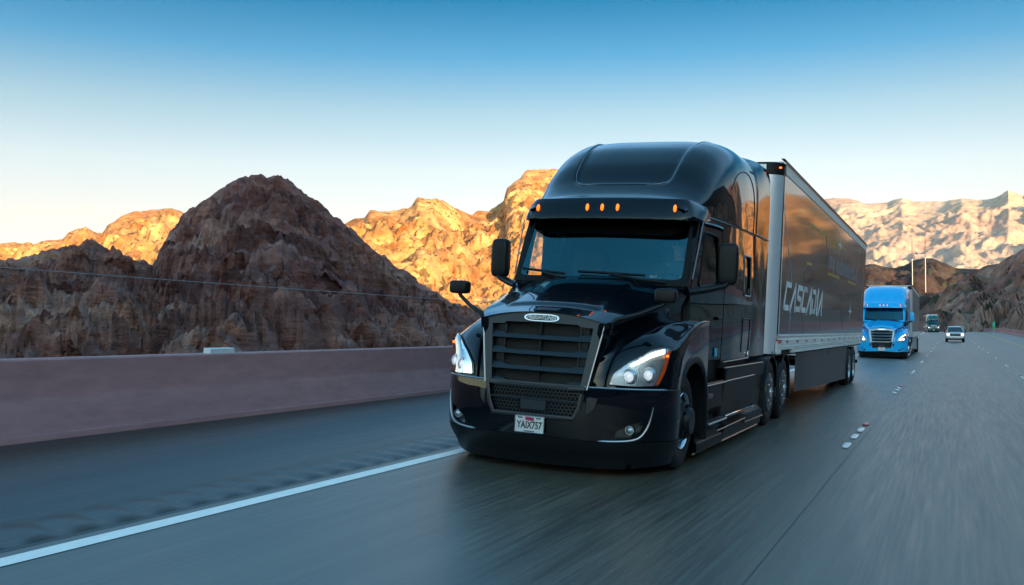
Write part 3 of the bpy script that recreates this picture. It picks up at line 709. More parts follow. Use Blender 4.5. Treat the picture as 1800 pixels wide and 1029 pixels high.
    # --- plate
    if full:
        pf = lambda a, b, d: (a, -.030-d, .466+b)
        mb = MB(); mb.prism(rounded([(-.152, -.079), (.152, -.079), (.152, .079), (-.152, .079)], .012), pf, 0, .004); pl = B(mb, 'licence_plate', 'plate', bumper)
        for mbx in (0,):
            mb = MB(); text_mb(mb, 'YAIX757', .098, lambda a, b, d: pf(a, b-.010, .004+d), 0, 'CENTER', .72, .002, .0022)
            mb.box(-.125, -.075, -.0365, -.034, .466+.062-.006, .466+.062+.006); mb.box(.07, .12, -.0365, -.034, .466+.062-.006, .466+.062+.006)
            mb.box(-.055, .055, -.0365, -.034, .466-.068-.004, .466-.068+.004)
            mb.build('plate_lettering', 'ink', bumper, 0)
            mb = MB(); mb.prism([(-.045, .040), (.047, .034), (.047, .068), (-.045, .072)], pf, .004, .006); mb.build('plate_sticker', 'magenta', bumper)
        mb = MB(); loop = rounded([(-.154, -.081), (.154, -.081), (.154, .081), (-.154, .081)], .014)
        mb.tube([pf(a, b, .003) for a, b in loop+[loop[0]]], .005, 6, False); mb.build('plate_frame', 'satin', bumper)
    else:
        mb = MB(); mb.box(-.17, .17, -.034, -.028, .40, .58); B(mb, 'licence_plate', 'plate', bumper)
        mb = MB(); mb.box(-.04, .04, -.037, -.034, .52, .56); B(mb, 'plate_sticker', 'magenta', bumper)
    # --- lower side fairings and steps
    for sg in (1, -1):
        prof = [(1.10, 1.00), (1.215, 1.002), (1.234, .985), (1.228, .85), (1.224, .828), (1.214, .815), (1.208, .80), (1.180, .55), (1.165, .36), (1.20, .315), (1.236, .30), (1.228, .22), (1.215, .205), (1.205, .10), (1.18, .095)]
        Y = [3.12, 3.16]+list(np.linspace(3.3, 5.88, 14))
        mb = MB(); mb.grid([[(sg*(x-.012*(y < 3.14)), y, z) for x, z in prof] for y in Y])
        fr2 = [(1.14, .86), (1.218, .855), (1.228, .84), (1.228, .822), (1.215, .815), (1.205, .80), (1.212, .55), (1.10, .42)]
        mb.grid([[(sg*x, y, z) for x, z in fr2] for y in np.linspace(2.04, 3.12, 6)])
        lw2 = [(1.10, .36), (1.205, .30), (1.21, .22), (1.228, .20), (1.232, .10), (1.20, .095)]
        mb.grid([[(sg*x, y, z) for x, z in lw2] for y in np.linspace(1.80, 3.12, 6)])
        ch = B(mb, 'side_fairing', 'lowblack' if full else paintm, None, 30)
        mb = MB(); mb.box(1.02, 1.17, 3.12, 4.72, .99, 1.09) if sg > 0 else mb.box(-1.17, -1.02, 3.12, 4.72, .99, 1.09)
        mb.box(min(sg*.9, sg*1.12), max(sg*.9, sg*1.12), 2.0, 3.12, .30, 1.09)
        B(mb, 'fairing_backing', 'dark', ch)
        mb = MB()
        for pts, r in (([(1.225, 3.02, 1.075), (1.235, 3.9, 1.083), (1.235, 4.54, 1.09)], .007), ([(1.225, 3.13, 1.0), (1.238, 3.3, 1.002), (1.238, 5.7, 1.0)], .008), ([(1.232, 2.02, .826), (1.230, 3.19, .828), (1.233, 3.3, .835), (1.233, 5.08, .838)], .009),
                       ([(1.25, 2.75, .27), (1.25, 4.45, .285)], .008), ([(1.24, 4.45, .285), (1.24, 4.5, .225), (1.24, 5.86, .215)], .010), ([(1.212, 1.70, .102), (1.212, 5.6, .098)], .011)):
            mb.tube([(sg*x, y, z) for x, y, z in pts], r, 6)
        B(mb, 'fairing_edge_highlight', 'satin', ch)  # satin tubes stand in for highlights along the glossy panel edges
        mb = MB(); a, b = sorted((sg*1.20, sg*1.30))
        mb.box(a, b, 2.08, 3.05, .385, .41, .008)
        for k in range(6): xx = sg*(1.215+.015*k); mb.box(xx-.003, xx+.003, 2.12, 3.02, .409, .418)
        mb.box(*sorted((sg*1.20, sg*1.275)), 3.3, 4.9, .395, .41, .006); B(mb, 'entry_step', 'satin', ch)
        mb = MB(); mb.tube([(sg*1.26, 3.10, .415), (sg*1.285, 3.3, .43), (sg*1.285, 4.9, .43), (sg*1.22, 5.05, .42)], .010, 6); B(mb, 'step_rail', 'chrome', ch)
        if full: mb = MB(); mb.superbox((sg*1.232, 2.35, .70), (.012, .14, .028), .5); B(mb, 'step_light', 'cover', ch)
    # --- chassis
    mb = MB()
    for sg in (1, -1): mb.box(sg*.43-.04, sg*.43+.04, .5, 8.9, .78, 1.05)
    mb.box(-.62, .62, .30, 1.0, .35, 1.45); mb.box(-1.0, 1.0, 1.0, 1.85, .9, 1.38); mb.box(-.9, .9, 1.9, 4.7, .45, 1.12); mb.box(-.95, .95, 4.7, 5.8, .45, 1.0)
    mb.box(-.5, .5, 6.4, 8.3, 1.05, 1.14); mb.box(-1.18, 1.18, 8.75, 8.78, .30, 1.0)
    for y in (1.24, 6.55, 7.90): mb.tube([(-1.0, y, .51), (1.0, y, .51)], .07, 10)
    mb.box(-.85, .85, .95, 1.6, .55, .95)
    B(mb, 'chassis', 'dark')
    for sg in (1, -1):
        mb = MB()
        for yc in (6.55, 7.90):
            arc = [(yc+.60*math.cos(a), .52+.57*math.sin(a)) for a in np.linspace(R_(172), R_(4), 18)]
            if yc > 7: arc = arc[4:]+[(yc+.60, .30)]
            mb.grid([[(sg*.72, a, b), (sg*1.235, a, b), (sg*1.24, a*1.0, b-.035), (sg*1.235, yc+(a-yc)*.94, .52+(b-.52)*.94)] for a, b in arc])
        mb.box(*sorted((sg*.9, sg*1.20)), 7.19, 7.26, .40, .98)
        B(mb, 'mud_guard', 'plastic')
        # wheels
        tp = [(-.28, .29), (-.285, .36), (-.27, .46), (-.24, .500), (-.22, .508), (-.06, .508), (-.035, .498), (-.008, .455), (0, .42), (-.003, .37), (-.015, .315), (-.03, .29)]
        w = B(MB().lathe_x(tp, sg*1.205, 1.24, .508, 56, sg), 'steer_wheel', 'tyre', None, 50)
        mb = MB()
        for k in range(4): mb.lathe_x([(-.063-.045*k, .509), (-.063-.045*k, .5115), (-.068-.045*k, .5115), (-.068-.045*k, .509)], sg*1.205, 1.24, .508, 56, sg)
        B(mb, 'tread_rib', 'tyre', w, 0)
        B(MB().lathe_x([(-.028, .300), (-.005, .300), (.002, .292), (-.004, .283), (-.03, .278)], sg*1.205, 1.24, .508, 56, sg), 'rim_ring', 'chrome', w, 60)
        B(MB().lathe_x([(-.03, .280), (-.055, .265), (-.045, .23), (-.005, .195), (.012, .180), (.014, .165)], sg*1.205, 1.24, .508, 48, sg), 'rim', hubm, w, 60)
        mb = MB().lathe_x([(-.01, .200), (.028, .196), (.036, .188), (.038, .165), (.048, .150), (.088, .140), (.100, .128), (.102, .0)], sg*1.205, 1.24, .508, 40, sg)
        for k in range(10): a = 2*math.pi*k/10; mb.lathe_x([(.0, .016), (.062, .016), (.066, .010), (.066, 0)], sg*1.205, 1.24+.168*math.cos(a), .508+.168*math.sin(a), 8, sg)
        B(mb, 'hub_cap', hubm if not full else 'plastic', w, 40)
        for yc in (6.55, 7.90):
            w = B(MB().lathe_x(tp, sg*1.215, yc, .508, 48, sg), 'drive_wheel', 'tyre', None, 50)
            B(MB().lathe_x(tp, sg*.90, yc, .508, 32, sg), 'inner_tyre', 'tyre', w, 50)
            B(MB().lathe_x([(-.03, .300), (-.004, .300), (.004, .292), (.006, .27), (.016, .20), (.022, .10), (.024, 0)], sg*1.215, yc, .508, 48, sg), 'wheel_cover', coverm, w, 60)
            mb = MB(); mb.lathe_x([(.015, .075), (.028, .07), (.030, 0)], sg*1.215, yc, .508, 24, sg)
            for k in range(5): a = 2*math.pi*k/5; mb.ell((sg*1.232, yc+.20*math.cos(a), .508+.20*math.sin(a)), (.010, .018, .018), 6, 8)
            B(mb, 'cover_boss', 'chrome' if full else coverm, w, 60)
    return root

# ---------------------------------------------------------------- box trailer
def trailer(root, sidem, capm, full=True):
    """front wall at y = 6.37 in the tractor's frame"""
    Y0, Y1, ZB, ZT, X = 6.37, 22.52, 1.40, 4.06, 1.30
    def B(mb, n, m, par=None, s=35): return mb.build(n, m, par or root, s)
    mb = MB(); mb.box(-1.27, 1.27, Y0+.28, Y1, 1.15, 4.02); B(mb, 'box_body', 'greybox' if not full else 'alu')
    for sg in (1, -1):
        f = lambda a, b, d: (sg*(X-d), a, b)
        sp = B(MB().prism([(Y0+.20, ZB), (Y1-.06, ZB), (Y1-.06, ZT-.06), (Y0+.20, ZT-.06)], f, 0, .02), 'side_panel', sidem)
        # rounded front corner post
        prof = [(X-.27+.255*math.sin(a)+.01, Y0+.27-.27*math.cos(a)) for a in np.linspace(0, math.pi/2, 9)]
        prof = prof+[(X+.004, Y0+.20+.07), (X+.004, Y0+.215+.06)]
        P = [[(sg*x, y, z) for z in (1.10, 1.38, 2.0, 3.0, 3.86)] for x, y in prof]
        B(MB().grid(P), 'corner_post', 'post', None, 60)
        P = [[(sg*(x+.003), y-.003, 3.86), (sg*(x+.003), y-.003, 4.05), (sg*x*.5, max(y, Y0+.04), 4.056), (0, Y0+.25, 4.056)] for x, y in prof]
        B(MB().grid(P), 'corner_cap', capm, None, 40)
        mb = MB(); mb.superbox((sg*(X-.05), Y0+.045, 3.965), (.022, .018, .014), .6, 8, 12); B(mb, 'corner_light', 'amber', None, 60)
        # bottom rail in three steps, with rivets and tape
        rp = [(X+.000, 1.405), (X+.016, 1.40), (X+.018, 1.375), (X+.004, 1.365), (X+.004, 1.33), (X+.014, 1.322), (X+.014, 1.245), (X+.008, 1.238), (X+.012, 1.225), (X+.012, 1.165), (X+.004, 1.155), (X-.03, 1.15)]
        rail = B(MB().grid([[(sg*x, y, z) for x, z in rp] for y in np.linspace(Y0+.22, Y1, 12)]), 'bottom_rail', 'alurail', None, 30)
        mb = MB()
        for a, b in ((Y0+1.7, 8.2), (8.25, Y1-.3)): mb.prism([(a, 1.155), (b, 1.155), (b, 1.095), (a+.02, 1.095)], f, -.006, .03)
        B(mb, 'support_rail', 'alurail', rail)
        mb = MB(); y = Y0+1.0
        while y < Y1-.3: mb.box(*sorted((sg*(X+.013), sg*(X+.0165))), y, y+.20, 1.262, 1.305); y += 1.18
        B(mb, 'red_tape', 'tapered', rail)
        mb = MB(); mb.box(*sorted((sg*(X-.02), sg*(X+.018))), Y0+.12, Y0+.50, 1.10, 1.30, .006); pl = B(mb, 'corner_plate', 'alurail', rail)
        mb = MB(); mb.box(*sorted((sg*(X-.01), sg*(X+.022))), Y0+.13, Y0+.46, 1.265, 1.325); B(mb, 'red_reflector', 'red', rail)
        mb = MB(); y = Y0+.55
        while y < Y1-.2 and full:
            mb.box(*sorted((sg*(X+.012), sg*(X+.018))), y, y+.018, 1.188, 1.204); y += .125
        if full: B(mb, 'rivets', 'satin', rail, 0); 
        # top rail: light extrusion above the panel, dark roof edge above it
        tr = B(MB().grid([[(sg*x, y, z) for x, z in ((X+.004, 3.885), (X+.012, 3.89), (X+.012, 3.915), (X+.004, 3.925), (X+.006, 4.045))] for y in (Y0+.22, Y1)]), 'top_rail', 'alurail', None, 30)
        B(MB().grid([[(sg*x, y, z) for x, z in ((X+.012, 4.04), (X+.014, 4.10), (X-.01, 4.115), (X-.06, 4.115))] for y in (Y0+.10, Y1)]), 'roof_edge', capm, tr, 30)
        # skirt
        sk = MB(); sk.grid([[(sg*(1.235-.03*math.sin(max(0, (z-.5))*1.5)*0-.05*sm(10.6, 9.4, y)), y, z) for z in np.linspace(zb_, 1.10, 5)] for y, zb_ in zip(np.linspace(9.40, 18.55, 16), np.linspace(.36, .20, 16))])
        skb = B(sk, 'side_skirt', 'skirtmat' if full else sidem, None, 30)
        mb = MB(); mb.superbox((sg*1.245, 14.3, .98), (.012, .035, .03), .6); B(mb, 'side_lamp', 'red', skb, 60)
        for yc in (19.0, 20.25):
            tp = [(-.28, .29), (-.27, .46), (-.22, .500), (-.06, .500), (-.01, .45), (0, .40), (-.015, .315), (-.03, .29)]
            w = B(MB().lathe_x(tp, sg*1.285, yc, .50, 40, sg), 'trailer_wheel', 'tyre', None, 50)
            B(MB().lathe_x(tp, sg*.97, yc, .50, 28, sg), 'inner_tyre', 'tyre', w, 50)
            B(MB().lathe_x([(-.03, .30), (-.01, .295), (-.05, .26), (-.09, .20), (-.09, .10), (-.02, .09), (-.01, 0)], sg*1.285, yc, .50, 32, sg), 'rim', 'alu', w, 60)
        mb = MB(); mb.box(*sorted((sg*.75, sg*1.2)), 21.05, 21.07, .25, 1.0); B(mb, 'mud_flap', 'tyre')
    mb = MB(); mb.box(-1.05, 1.05, Y0+.012, Y0+.06, 1.12, 4.03, .01); B(mb, 'front_wall', 'alu')
    mb = MB(); mb.box(-1.25, 1.25, Y0+.28, Y1, 4.02, 4.10, .01); B(mb, 'roof', 'alurail')
    mb = MB()
    for sg in (1, -1): mb.box(sg*.45-.05, sg*.45+.05, 17.5, 21.2, .75, 1.12)
    mb.box(-.9, .9, 8.9, 9.2, .45, 1.12); mb.box(-1.2, 1.2, 22.3, 22.42, .50, .60); mb.box(-.6, -.52, 22.3, 22.4, .5, 1.12); mb.box(.52, .6, 22.3, 22.4, .5, 1.12)
    for y in (19.0, 20.25): mb.tube([(-1.1, y, .5), (1.1, y, .5)], .07, 8)
    mb.box(-1.25, 1.25, Y0+.1, Y1, 1.06, 1.14); B(mb, 'underframe', 'dark')
    return root
def trailer_graphics(root):
    X = 1.3003
    side = [o for o in root.children if o.name.startswith('side_panel')][0]
    def f(a, b, d): return (X+d, a, b)
    # CASCADIA, drawn as angular strokes; cell 0..1 wide, 0..1 high, then slanted
    G = {'C': [[(1, .92), (.16, .92), (.0, .08), (.84, .08)]],
         'A': [[(-.05, 0), (.78, .96), (.92, 0)]],
         'S': [[(1.0, .92), (.18, .92), (.12, .52), (.92, .46), (.86, .08), (-.02, .08)]],
         'D': [[(.12, .92), (.70, .92), (.92, .70), (.84, .08), (.04, .08), (.08, .55)]],
         'I': [[(.55, 1), (.45, 0)]]}
    mb = MB(); y = 7.02; H = .45; zb = 1.80
    for ch in 'CASCADIA':
        w = .26 if ch == 'I' else .56
        for st in G[ch]:
            t = .095 if ch != 'I' else .12
            pts = [Vector((y+(a*w)+b*.14, zb+b*H)) for a, b in st]
            for p, q2 in zip(pts, pts[1:]):
                d = (q2-p).normalized(); n = Vector((-d.y, d.x))*t*.5
                tt = d*t*.35
                mb.prism([tuple(p-n-tt), tuple(q2-n+tt), tuple(q2+n+tt), tuple(p+n-tt)], f, .001, .004)
        y += w+.115
    mb.build('lettering', 'letter', side, 0)
    # the unreadable, motion-smeared line of small type higher up
    mb = MB(); r2 = random.Random(3); y = 12.9
    while y < 19.4:
        w = r2.choice((.05, .07, .09)); z0 = 2.80+(.0 if r2.random() < .9 else -.10); z1 = 3.10+(.08 if r2.random() < .2 else 0)
        mb.prism([(y, z0), (y+w, z0), (y+w+.03, z1), (y+.03, z1)], f, .001, .003)
        if r2.random() < .5: zz = r2.choice((2.80, 2.94, 3.06)); mb.prism([(y, zz), (y+w+.16, zz), (y+w+.17, zz+.045), (y+.01, zz+.045)], f, .001, .0034)
        y += w+r2.choice((.09, .12, .16))
        if r2.random() < .10: y += .22
    mb.build('small_lettering', 'tagline', side, 0)
    def strokes(lst, t, m, nm):
        mb = MB()
        for a in lst:
            for p, q2 in zip(a, a[1:]):
                p, q2 = Vector(p), Vector(q2); d = (q2-p).normalized(); n = Vector((-d.y, d.x))*t*.5
                mb.prism([tuple(p-n), tuple(q2-n), tuple(q2+n), tuple(p+n)], f, .001, .0024)
        mb.build(nm, m, side, 0)
    strokes([[(6.60, 3.40), (7.78, 2.24)], [(7.80, 1.80), (7.66, 1.40)], [(20.36, 3.84), (19.64, 2.76)], [(23, 0)][:0], [(21.9, 3.4), (21.5, 1.9)]], .05, 'glyphblue', 'light_line')
    strokes([[(9.46, 2.68), (9.14, 2.30)], [(9.09, 1.78), (9.52, 1.40)], [(10.25, 2.70), (10.75, 2.31)], [(11.9, 1.78), (12.1, 1.40)], [(12.25, 3.44), (12.79, 2.72)], [(15.25, 2.70), (16.5, 1.42)]], .035, 'glyphdim', 'faint_line')
    strokes([[(9.46, 2.69), (10.25, 2.72)], [(9.51, 3.42), (12.28, 3.44)], [(12.79, 2.69), (15.25, 2.70)], [(13.6, 3.44), (16.4, 3.45)], [(17.3, 2.73), (19.5, 2.73)]], .055, 'glyphgold', 'gold_line')
    for cy, cz in ((15.0, 3.46), (18.2, 1.98)):
        mb = MB()
        for a, w in ((0, .55), (90, .26), (45, .12), (135, .12)):
            ca, sa = math.cos(R_(a)), math.sin(R_(a))
            mb.prism([(cy+w*ca, cz+w*sa), (cy-.04*sa, cz+.04*ca), (cy-w*ca, cz-w*sa), (cy+.04*sa, cz-.04*ca)], f, .001+.0003*(a/45), .0026+.0003*(a/45))
        mb.build('star_flare', 'glyphstar', side, 0)
HAZE = 0.000014
# ---------------------------------------------------------------- the road and its frame of reference
def rise(y): return .0095*max(0, y-90) if y < 205 else .0095*115+.0095*35*(1-math.exp(-(y-205)/35))
def road(x, y, z=0.0):
    t = BANK*(1-sm(12, 95, y)); cx = -((y-200)**2)/1500 if y > 200 else 0
    return (x*math.cos(t)+z*math.sin(t)+cx, y, -x*math.sin(t)+z*math.cos(t)+rise(y))
def strip(x0, x1, y0, y1, step, z=0.0, nx=1):
    ys = np.arange(y0, y1+1e-6, step)
    return [[road(x0+(x1-x0)*i/nx, y, z) for i in range(nx+1)] for y in ys]
def asphalt(nm, k, sp=.9):
    m = mat(nm, (0.05, 0.055, 0.06), 0.5, spec=sp)
    a = noise_node(m, 1.0, 5, 0.65, (1.9, 0.05, 1))          # wheel tracks and long streaks
    b = noise_node(m, 1.0, 4, 0.7, (26, 0.55, 1))
    c = noise_node(m, 120, 3, 0.6)
    r1 = ramp(m, a.outputs[0], [(0.30, (0.038, 0.037, 0.034)), (0.5, (0.058, 0.056, 0.050)), (0.72, (0.082, 0.080, 0.072))])
    r2 = ramp(m, b.outputs[0], [(0.36, (0.72,)*3), (0.66, (1.34,)*3)])
    r3 = ramp(m, c.outputs[0], [(0.3, (0.7,)*3), (0.7, (1.35,)*3)])
    x = mix(m, r1.outputs[0], r2.outputs[0], 1.0, 'MULTIPLY'); x = mix(m, x, r3.outputs[0], 1.0, 'MULTIPLY')
    x = mix(m, x, (k*1.10, k*.99, k*.76), 1.0, 'MULTIPLY'); lk(m, x, pb(m).inputs['Base Color'])
    rr = ramp(m, b.outputs[0], [(0.3, (0.30,)*3), (0.7, (0.46,)*3)]); lk(m, rr.outputs[0], pb(m).inputs['Roughness'])
    ad = nd(m, 'ShaderNodeMath', operation='ADD'); lk(m, b.outputs[0], ad.inputs[0]); lk(m, c.outputs[0], ad.inputs[1])
    bump(m, ad.outputs[0], 0.11, 0.004)
    return m
M['asphalt'] = asphalt('asphalt', 1.0); M['asphalt_old'] = asphalt('shoulder_asphalt', .42, .35)
def barrier_mat():
    m = mat('barrier_concrete', (0.2, 0.13, 0.13), 0.75)
    a = noise_node(m, 1.0, 5, 0.6, (1, 0.10, 2.0)); b = noise_node(m, 6, 6, 0.65, (1, 0.4, 1.5))
    r = ramp(m, a.outputs[0], [(0.3, (0.29, 0.138, 0.138)), (0.7, (0.38, 0.195, 0.190))])
    r2 = ramp(m, b.outputs[0], [(0.3, (0.82,)*3), (0.7, (1.12,)*3)])
    lk(m, mix(m, r.outputs[0], r2.outputs[0], 1.0, 'MULTIPLY'), pb(m).inputs['Base Color']); bump(m, b.outputs[0], 0.15, 0.01)
    return m
M['barrier'] = barrier_mat()
def rock(name, c1, c2, c3, scale, veg=None, lay=(1, 1, 1), bumpd=0.5, vs=1.0):
    m = mat(name, c1, 0.9, spec=0.2)
    a = noise_node(m, scale, 7, 0.62, lay); b = noise_node(m, scale*5.5, 6, 0.68, lay); c = noise_node(m, scale*0.28, 4, 0.55)
    r1 = ramp(m, a.outputs[0], [(0.34, c1), (0.50, c2), (0.68, c3)])
    r2 = ramp(m, b.outputs[0], [(0.36, (0.72,)*3), (0.62, (1.16,)*3)])
    r3 = ramp(m, c.outputs[0], [(0.4, (0.86, 0.78, 0.82)), (0.6, (1.15, 1.12, 1.05))])
    x = mix(m, r1.outputs[0], r2.outputs[0], 1.0, 'MULTIPLY'); x = mix(m, x, r3.outputs[0], 1.0, 'MULTIPLY')
    if veg:
        v = noise_node(m, vs, 2, 0.5); rv = ramp(m, v.outputs[0], [(0.585, (0,)*3), (0.62, (1,)*3)])
        x = mix(m, x, veg, rv.outputs[0])
    lk(m, x, pb(m).inputs['Base Color'])
    ad = nd(m, 'ShaderNodeMath', operation='ADD'); lk(m, a.outputs[0], ad.inputs[0]); lk(m, b.outputs[0], ad.inputs[1])
    bump(m, ad.outputs[0], 0.9, bumpd)
    return m
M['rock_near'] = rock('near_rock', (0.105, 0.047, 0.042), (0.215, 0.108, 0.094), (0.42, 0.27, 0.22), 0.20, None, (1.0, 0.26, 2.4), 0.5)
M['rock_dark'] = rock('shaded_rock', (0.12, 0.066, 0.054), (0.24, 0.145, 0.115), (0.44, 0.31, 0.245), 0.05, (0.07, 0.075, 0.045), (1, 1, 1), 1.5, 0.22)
M['rock_mid'] = rock('shade_darkened_rock', (0.026, 0.018, 0.016), (0.054, 0.039, 0.034), (0.105, 0.08, 0.068), 0.05, (0.05, 0.05, 0.035), (1, 1, 1), 1.5, 0.22)  # shade of the middle hill put into the colour; also dims reflections
M['rock_sunlit'] = rock('sunlit_rock', (0.30, 0.125, 0.040), (0.52, 0.26, 0.095), (0.64, 0.38, 0.17), 0.06, (0.17, 0.11, 0.04), (1, 1, 1.5), 0.8, 0.42)  # orange copy for sunlit slopes, golden light put into the colour
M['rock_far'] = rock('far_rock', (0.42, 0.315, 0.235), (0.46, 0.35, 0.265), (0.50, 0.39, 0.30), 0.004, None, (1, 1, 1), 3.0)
M['ground'] = rock('desert_soil', (0.12, 0.09, 0.07), (0.20, 0.15, 0.11), (0.28, 0.22, 0.17), 0.08, (0.08, 0.08, 0.045), (1, 1, 1), 0.3, 0.5)

mb = MB(); N = 40
mb.grid([[(x, y, -2.6) for x in np.linspace(-9000, 9000, N)] for y in np.linspace(-3000, 12000, N)])
tag(mb.build('ground', 'ground'), kind='structure')
mb = MB(); ysr = list(np.arange(-70, 130, 1.0))+list(np.arange(130, 560, 3.0))
mb.grid([[road(x, y) for x in np.linspace(-5.6, 16.0, 13)] for y in ysr])
tag(mb.build('road', 'asphalt'), kind='structure')
tag(MB().grid(strip(-5.2, -1.30, -70, 420, 1.0, .002, 3)).build('road_shoulder', 'asphalt_old'), kind='structure')
tag(MB().grid([[road(x, y, -.10) for x in (-9.5, -5.5)] for y in ysr]).build('left_verge', 'ground'), kind='structure')
tag(MB().grid([[(road(16, y)[0]+dx, y, road(16, y)[2]+dz) for dx, dz in ((-.1, -.05), (1.5, -.05), (4.0, 1.5+.5*sm(0, 150, y)), (5.5, 1.75+.5*sm(0, 150, y)))] for y in ysr[::2]]).build('median_slope', 'ground'), kind='structure')
tag(MB().grid([[(road(16, y)[0]+dx, y, road(16, y)[2]+dz+.5*sm(0, 150, y)) for dx, dz in ((5.3, 1.80), (18, 2.3))] for y in ysr[::2]]).build('opposite_carriageway', 'asphalt'), kind='structure')
tag(MB().grid([[(road(16, y)[0]+dx, y, road(16, y)[2]+dz+.5*sm(0, 150, y)) for dx, dz in ((18, 2.28), (24, 2.6), (40, 4.5), (75, -2.7))] for y in ysr[::2]]).build('right_verge', 'ground'), kind='structure')
# painted lines
mline = mat('road_paint', (0.9, 0.85, 0.78), 0.55)
n = noise_node(mline, 30, 4, 0.7, (1, 0.2, 1)); lk(mline, ramp(mline, n.outputs[0], [(0.3, (0.86, 0.80, 0.72)), (0.6, (0.97, 0.91, 0.82))]).outputs[0], pb(mline).inputs['Base Color'])
myel = mat('yellow_road_paint', (0.62, 0.36, 0.08), 0.55)
tag(MB().grid(strip(-1.195, -1.045, -60, 420, 1.0, .004)).build('white_edge_line', mline), kind='structure')
tag(MB().grid(strip(9.78, 9.97, -40, 420, 1.0, .004)).build('yellow_edge_line', myel), kind='structure')
mb = MB()
for x0, w, y0, y1 in ((2.645, .007, -40, 120), (-1.92, .008, -40, 100)):
    mb.grid(strip(x0, x0+w, y0, y1, 1.0, .004))
tag(mb.build('pavement_joint', mat('tar_joint', (0.036, 0.034, 0.030), 0.45, spec=.8)), kind='structure')
# milled rumble strip
mb = MB(); ys = np.arange(-20, 45, .045)
mb.grid([[road(x, y+(-1.34-x)*.22, .026-.021*(0.5+0.5*math.cos(2*math.pi*y/.36))**1.5 if 0 < i < 3 else .003) for i, x in enumerate((-1.84, -1.80, -1.39, -1.35))] for y in ys])
tag(mb.build('rumble_strip', 'asphalt_old', None, 80), kind='structure')

# raised lane markers: three white studs and one red-faced reflector every 12.2 m
mwh = mat('ceramic_stud', (0.92, 0.88, 0.84), 0.3); mrd = mat('red_reflector_stud', (0.55, 0.10, 0.12), 0.3)
mb = MB(); mb.superbox((0, 0, .012), (.046, .27, .015), .45, 8, 16); stud0 = mb.build('lane_stud', mwh, None, 60)
mb = MB(); mb.superbox((0, 0, .012), (.046, .17, .016), .35, 8, 16); refl0 = mb.build('reflective_lane_stud', mrd, None, 60)
used = {stud0: False, refl0: False}
def put_stud(src, x, y, lab, cat, grp):
    if not used[src]: o = src; used[src] = True
    else: o = src.copy(); col.objects.link(o)
    o.location = road(x, y, .002); o.rotation_euler = (math.atan(.0095) if y > 90 else 0, BANK*(1-sm(12, 95, y)), 0)
    tag(o, lab, cat, grp)
ORD = ['nearest', 'second', 'third', 'fourth', 'fifth', 'sixth', 'seventh', 'eighth', 'ninth', 'tenth', 'eleventh']
for line, x, lab, glab in ((0, 2.535, 'line beside the black truck', 'studs of the lane line beside the black truck'), (1, 6.19, 'line nearer the yellow edge', 'studs of the lane line nearer the yellow edge')):
    for k in range(0, 11):
        for j, dy in enumerate((0, 1.2, 2.25, 3.25)):
            y = 4.8+12.2*k+dy
            if line == 1: y += .3
            if y > 125 or (line == 1 and k < 2): continue
            if j < 3: put_stud(stud0, x, y, ('nearest', 'middle', 'farthest')[j]+' white stud in the '+ORD[k-2*line]+' row along the lane '+lab, 'road stud', 'white '+glab)
            else: put_stud(refl0, x, y, 'red reflective stud ending the '+ORD[k-2*line]+' row along the lane '+lab, 'road stud', 'red '+glab)

# barriers
bp = [(-4.62, -.02), (-4.65, .055), (-4.70, .065), (-4.71, .080), (-4.935, .375), (-4.960, .43), (-5.015, .785), (-5.035, .80), (-5.21, .80), (-5.24, .78), (-5.40, -.3)]
o = MB().grid([[road(x, y, z) for x, z in bp] for y in np.arange(-60, 420, 3)]).build('concrete_barrier', 'barrier', None, 25)
tag(o, 'long mauve concrete barrier along the shoulder left of the black truck', 'barrier')
bp2 = [(13.3, -.02), (13.36, .10), (13.55, .38), (13.62, .95), (13.66, .98), (13.84, .98), (13.88, .95), (14.2, -.2)]
o = MB().grid([[road(x, y, z) for x, z in bp2] for y in np.arange(-60, 560, 4)]).build('concrete_barrier', 'barrier', None, 25)
tag(o, 'mauve median barrier beyond the yellow line, curving behind the far green truck', 'barrier')
o = MB().grid([[(road(16, y)[0]+17.9+dx, y, road(16, y)[2]+2.3+.5*sm(0, 150, y)+dz) for dx, dz in ((0, -.05), (.25, .4), (.3, 1.1), (.55, 1.1), (.8, -.2))] for y in np.arange(-60, 560, 4)]).build('concrete_barrier', 'barrier', None, 25)
tag(o, 'farthest mauve barrier, at the foot of the right-hand rocky hill', 'barrier')
mb = MB()
mb.box(-.06, .06, -.24, .24, -.05, .068, .008)
o = mb.build('marker_block', M['whitep']); o.location = road(-5.12, 1.40, .80); o.rotation_euler = (0, BANK, 0)
tag(o, 'small plain white block lying on top of the left barrier', 'marker')

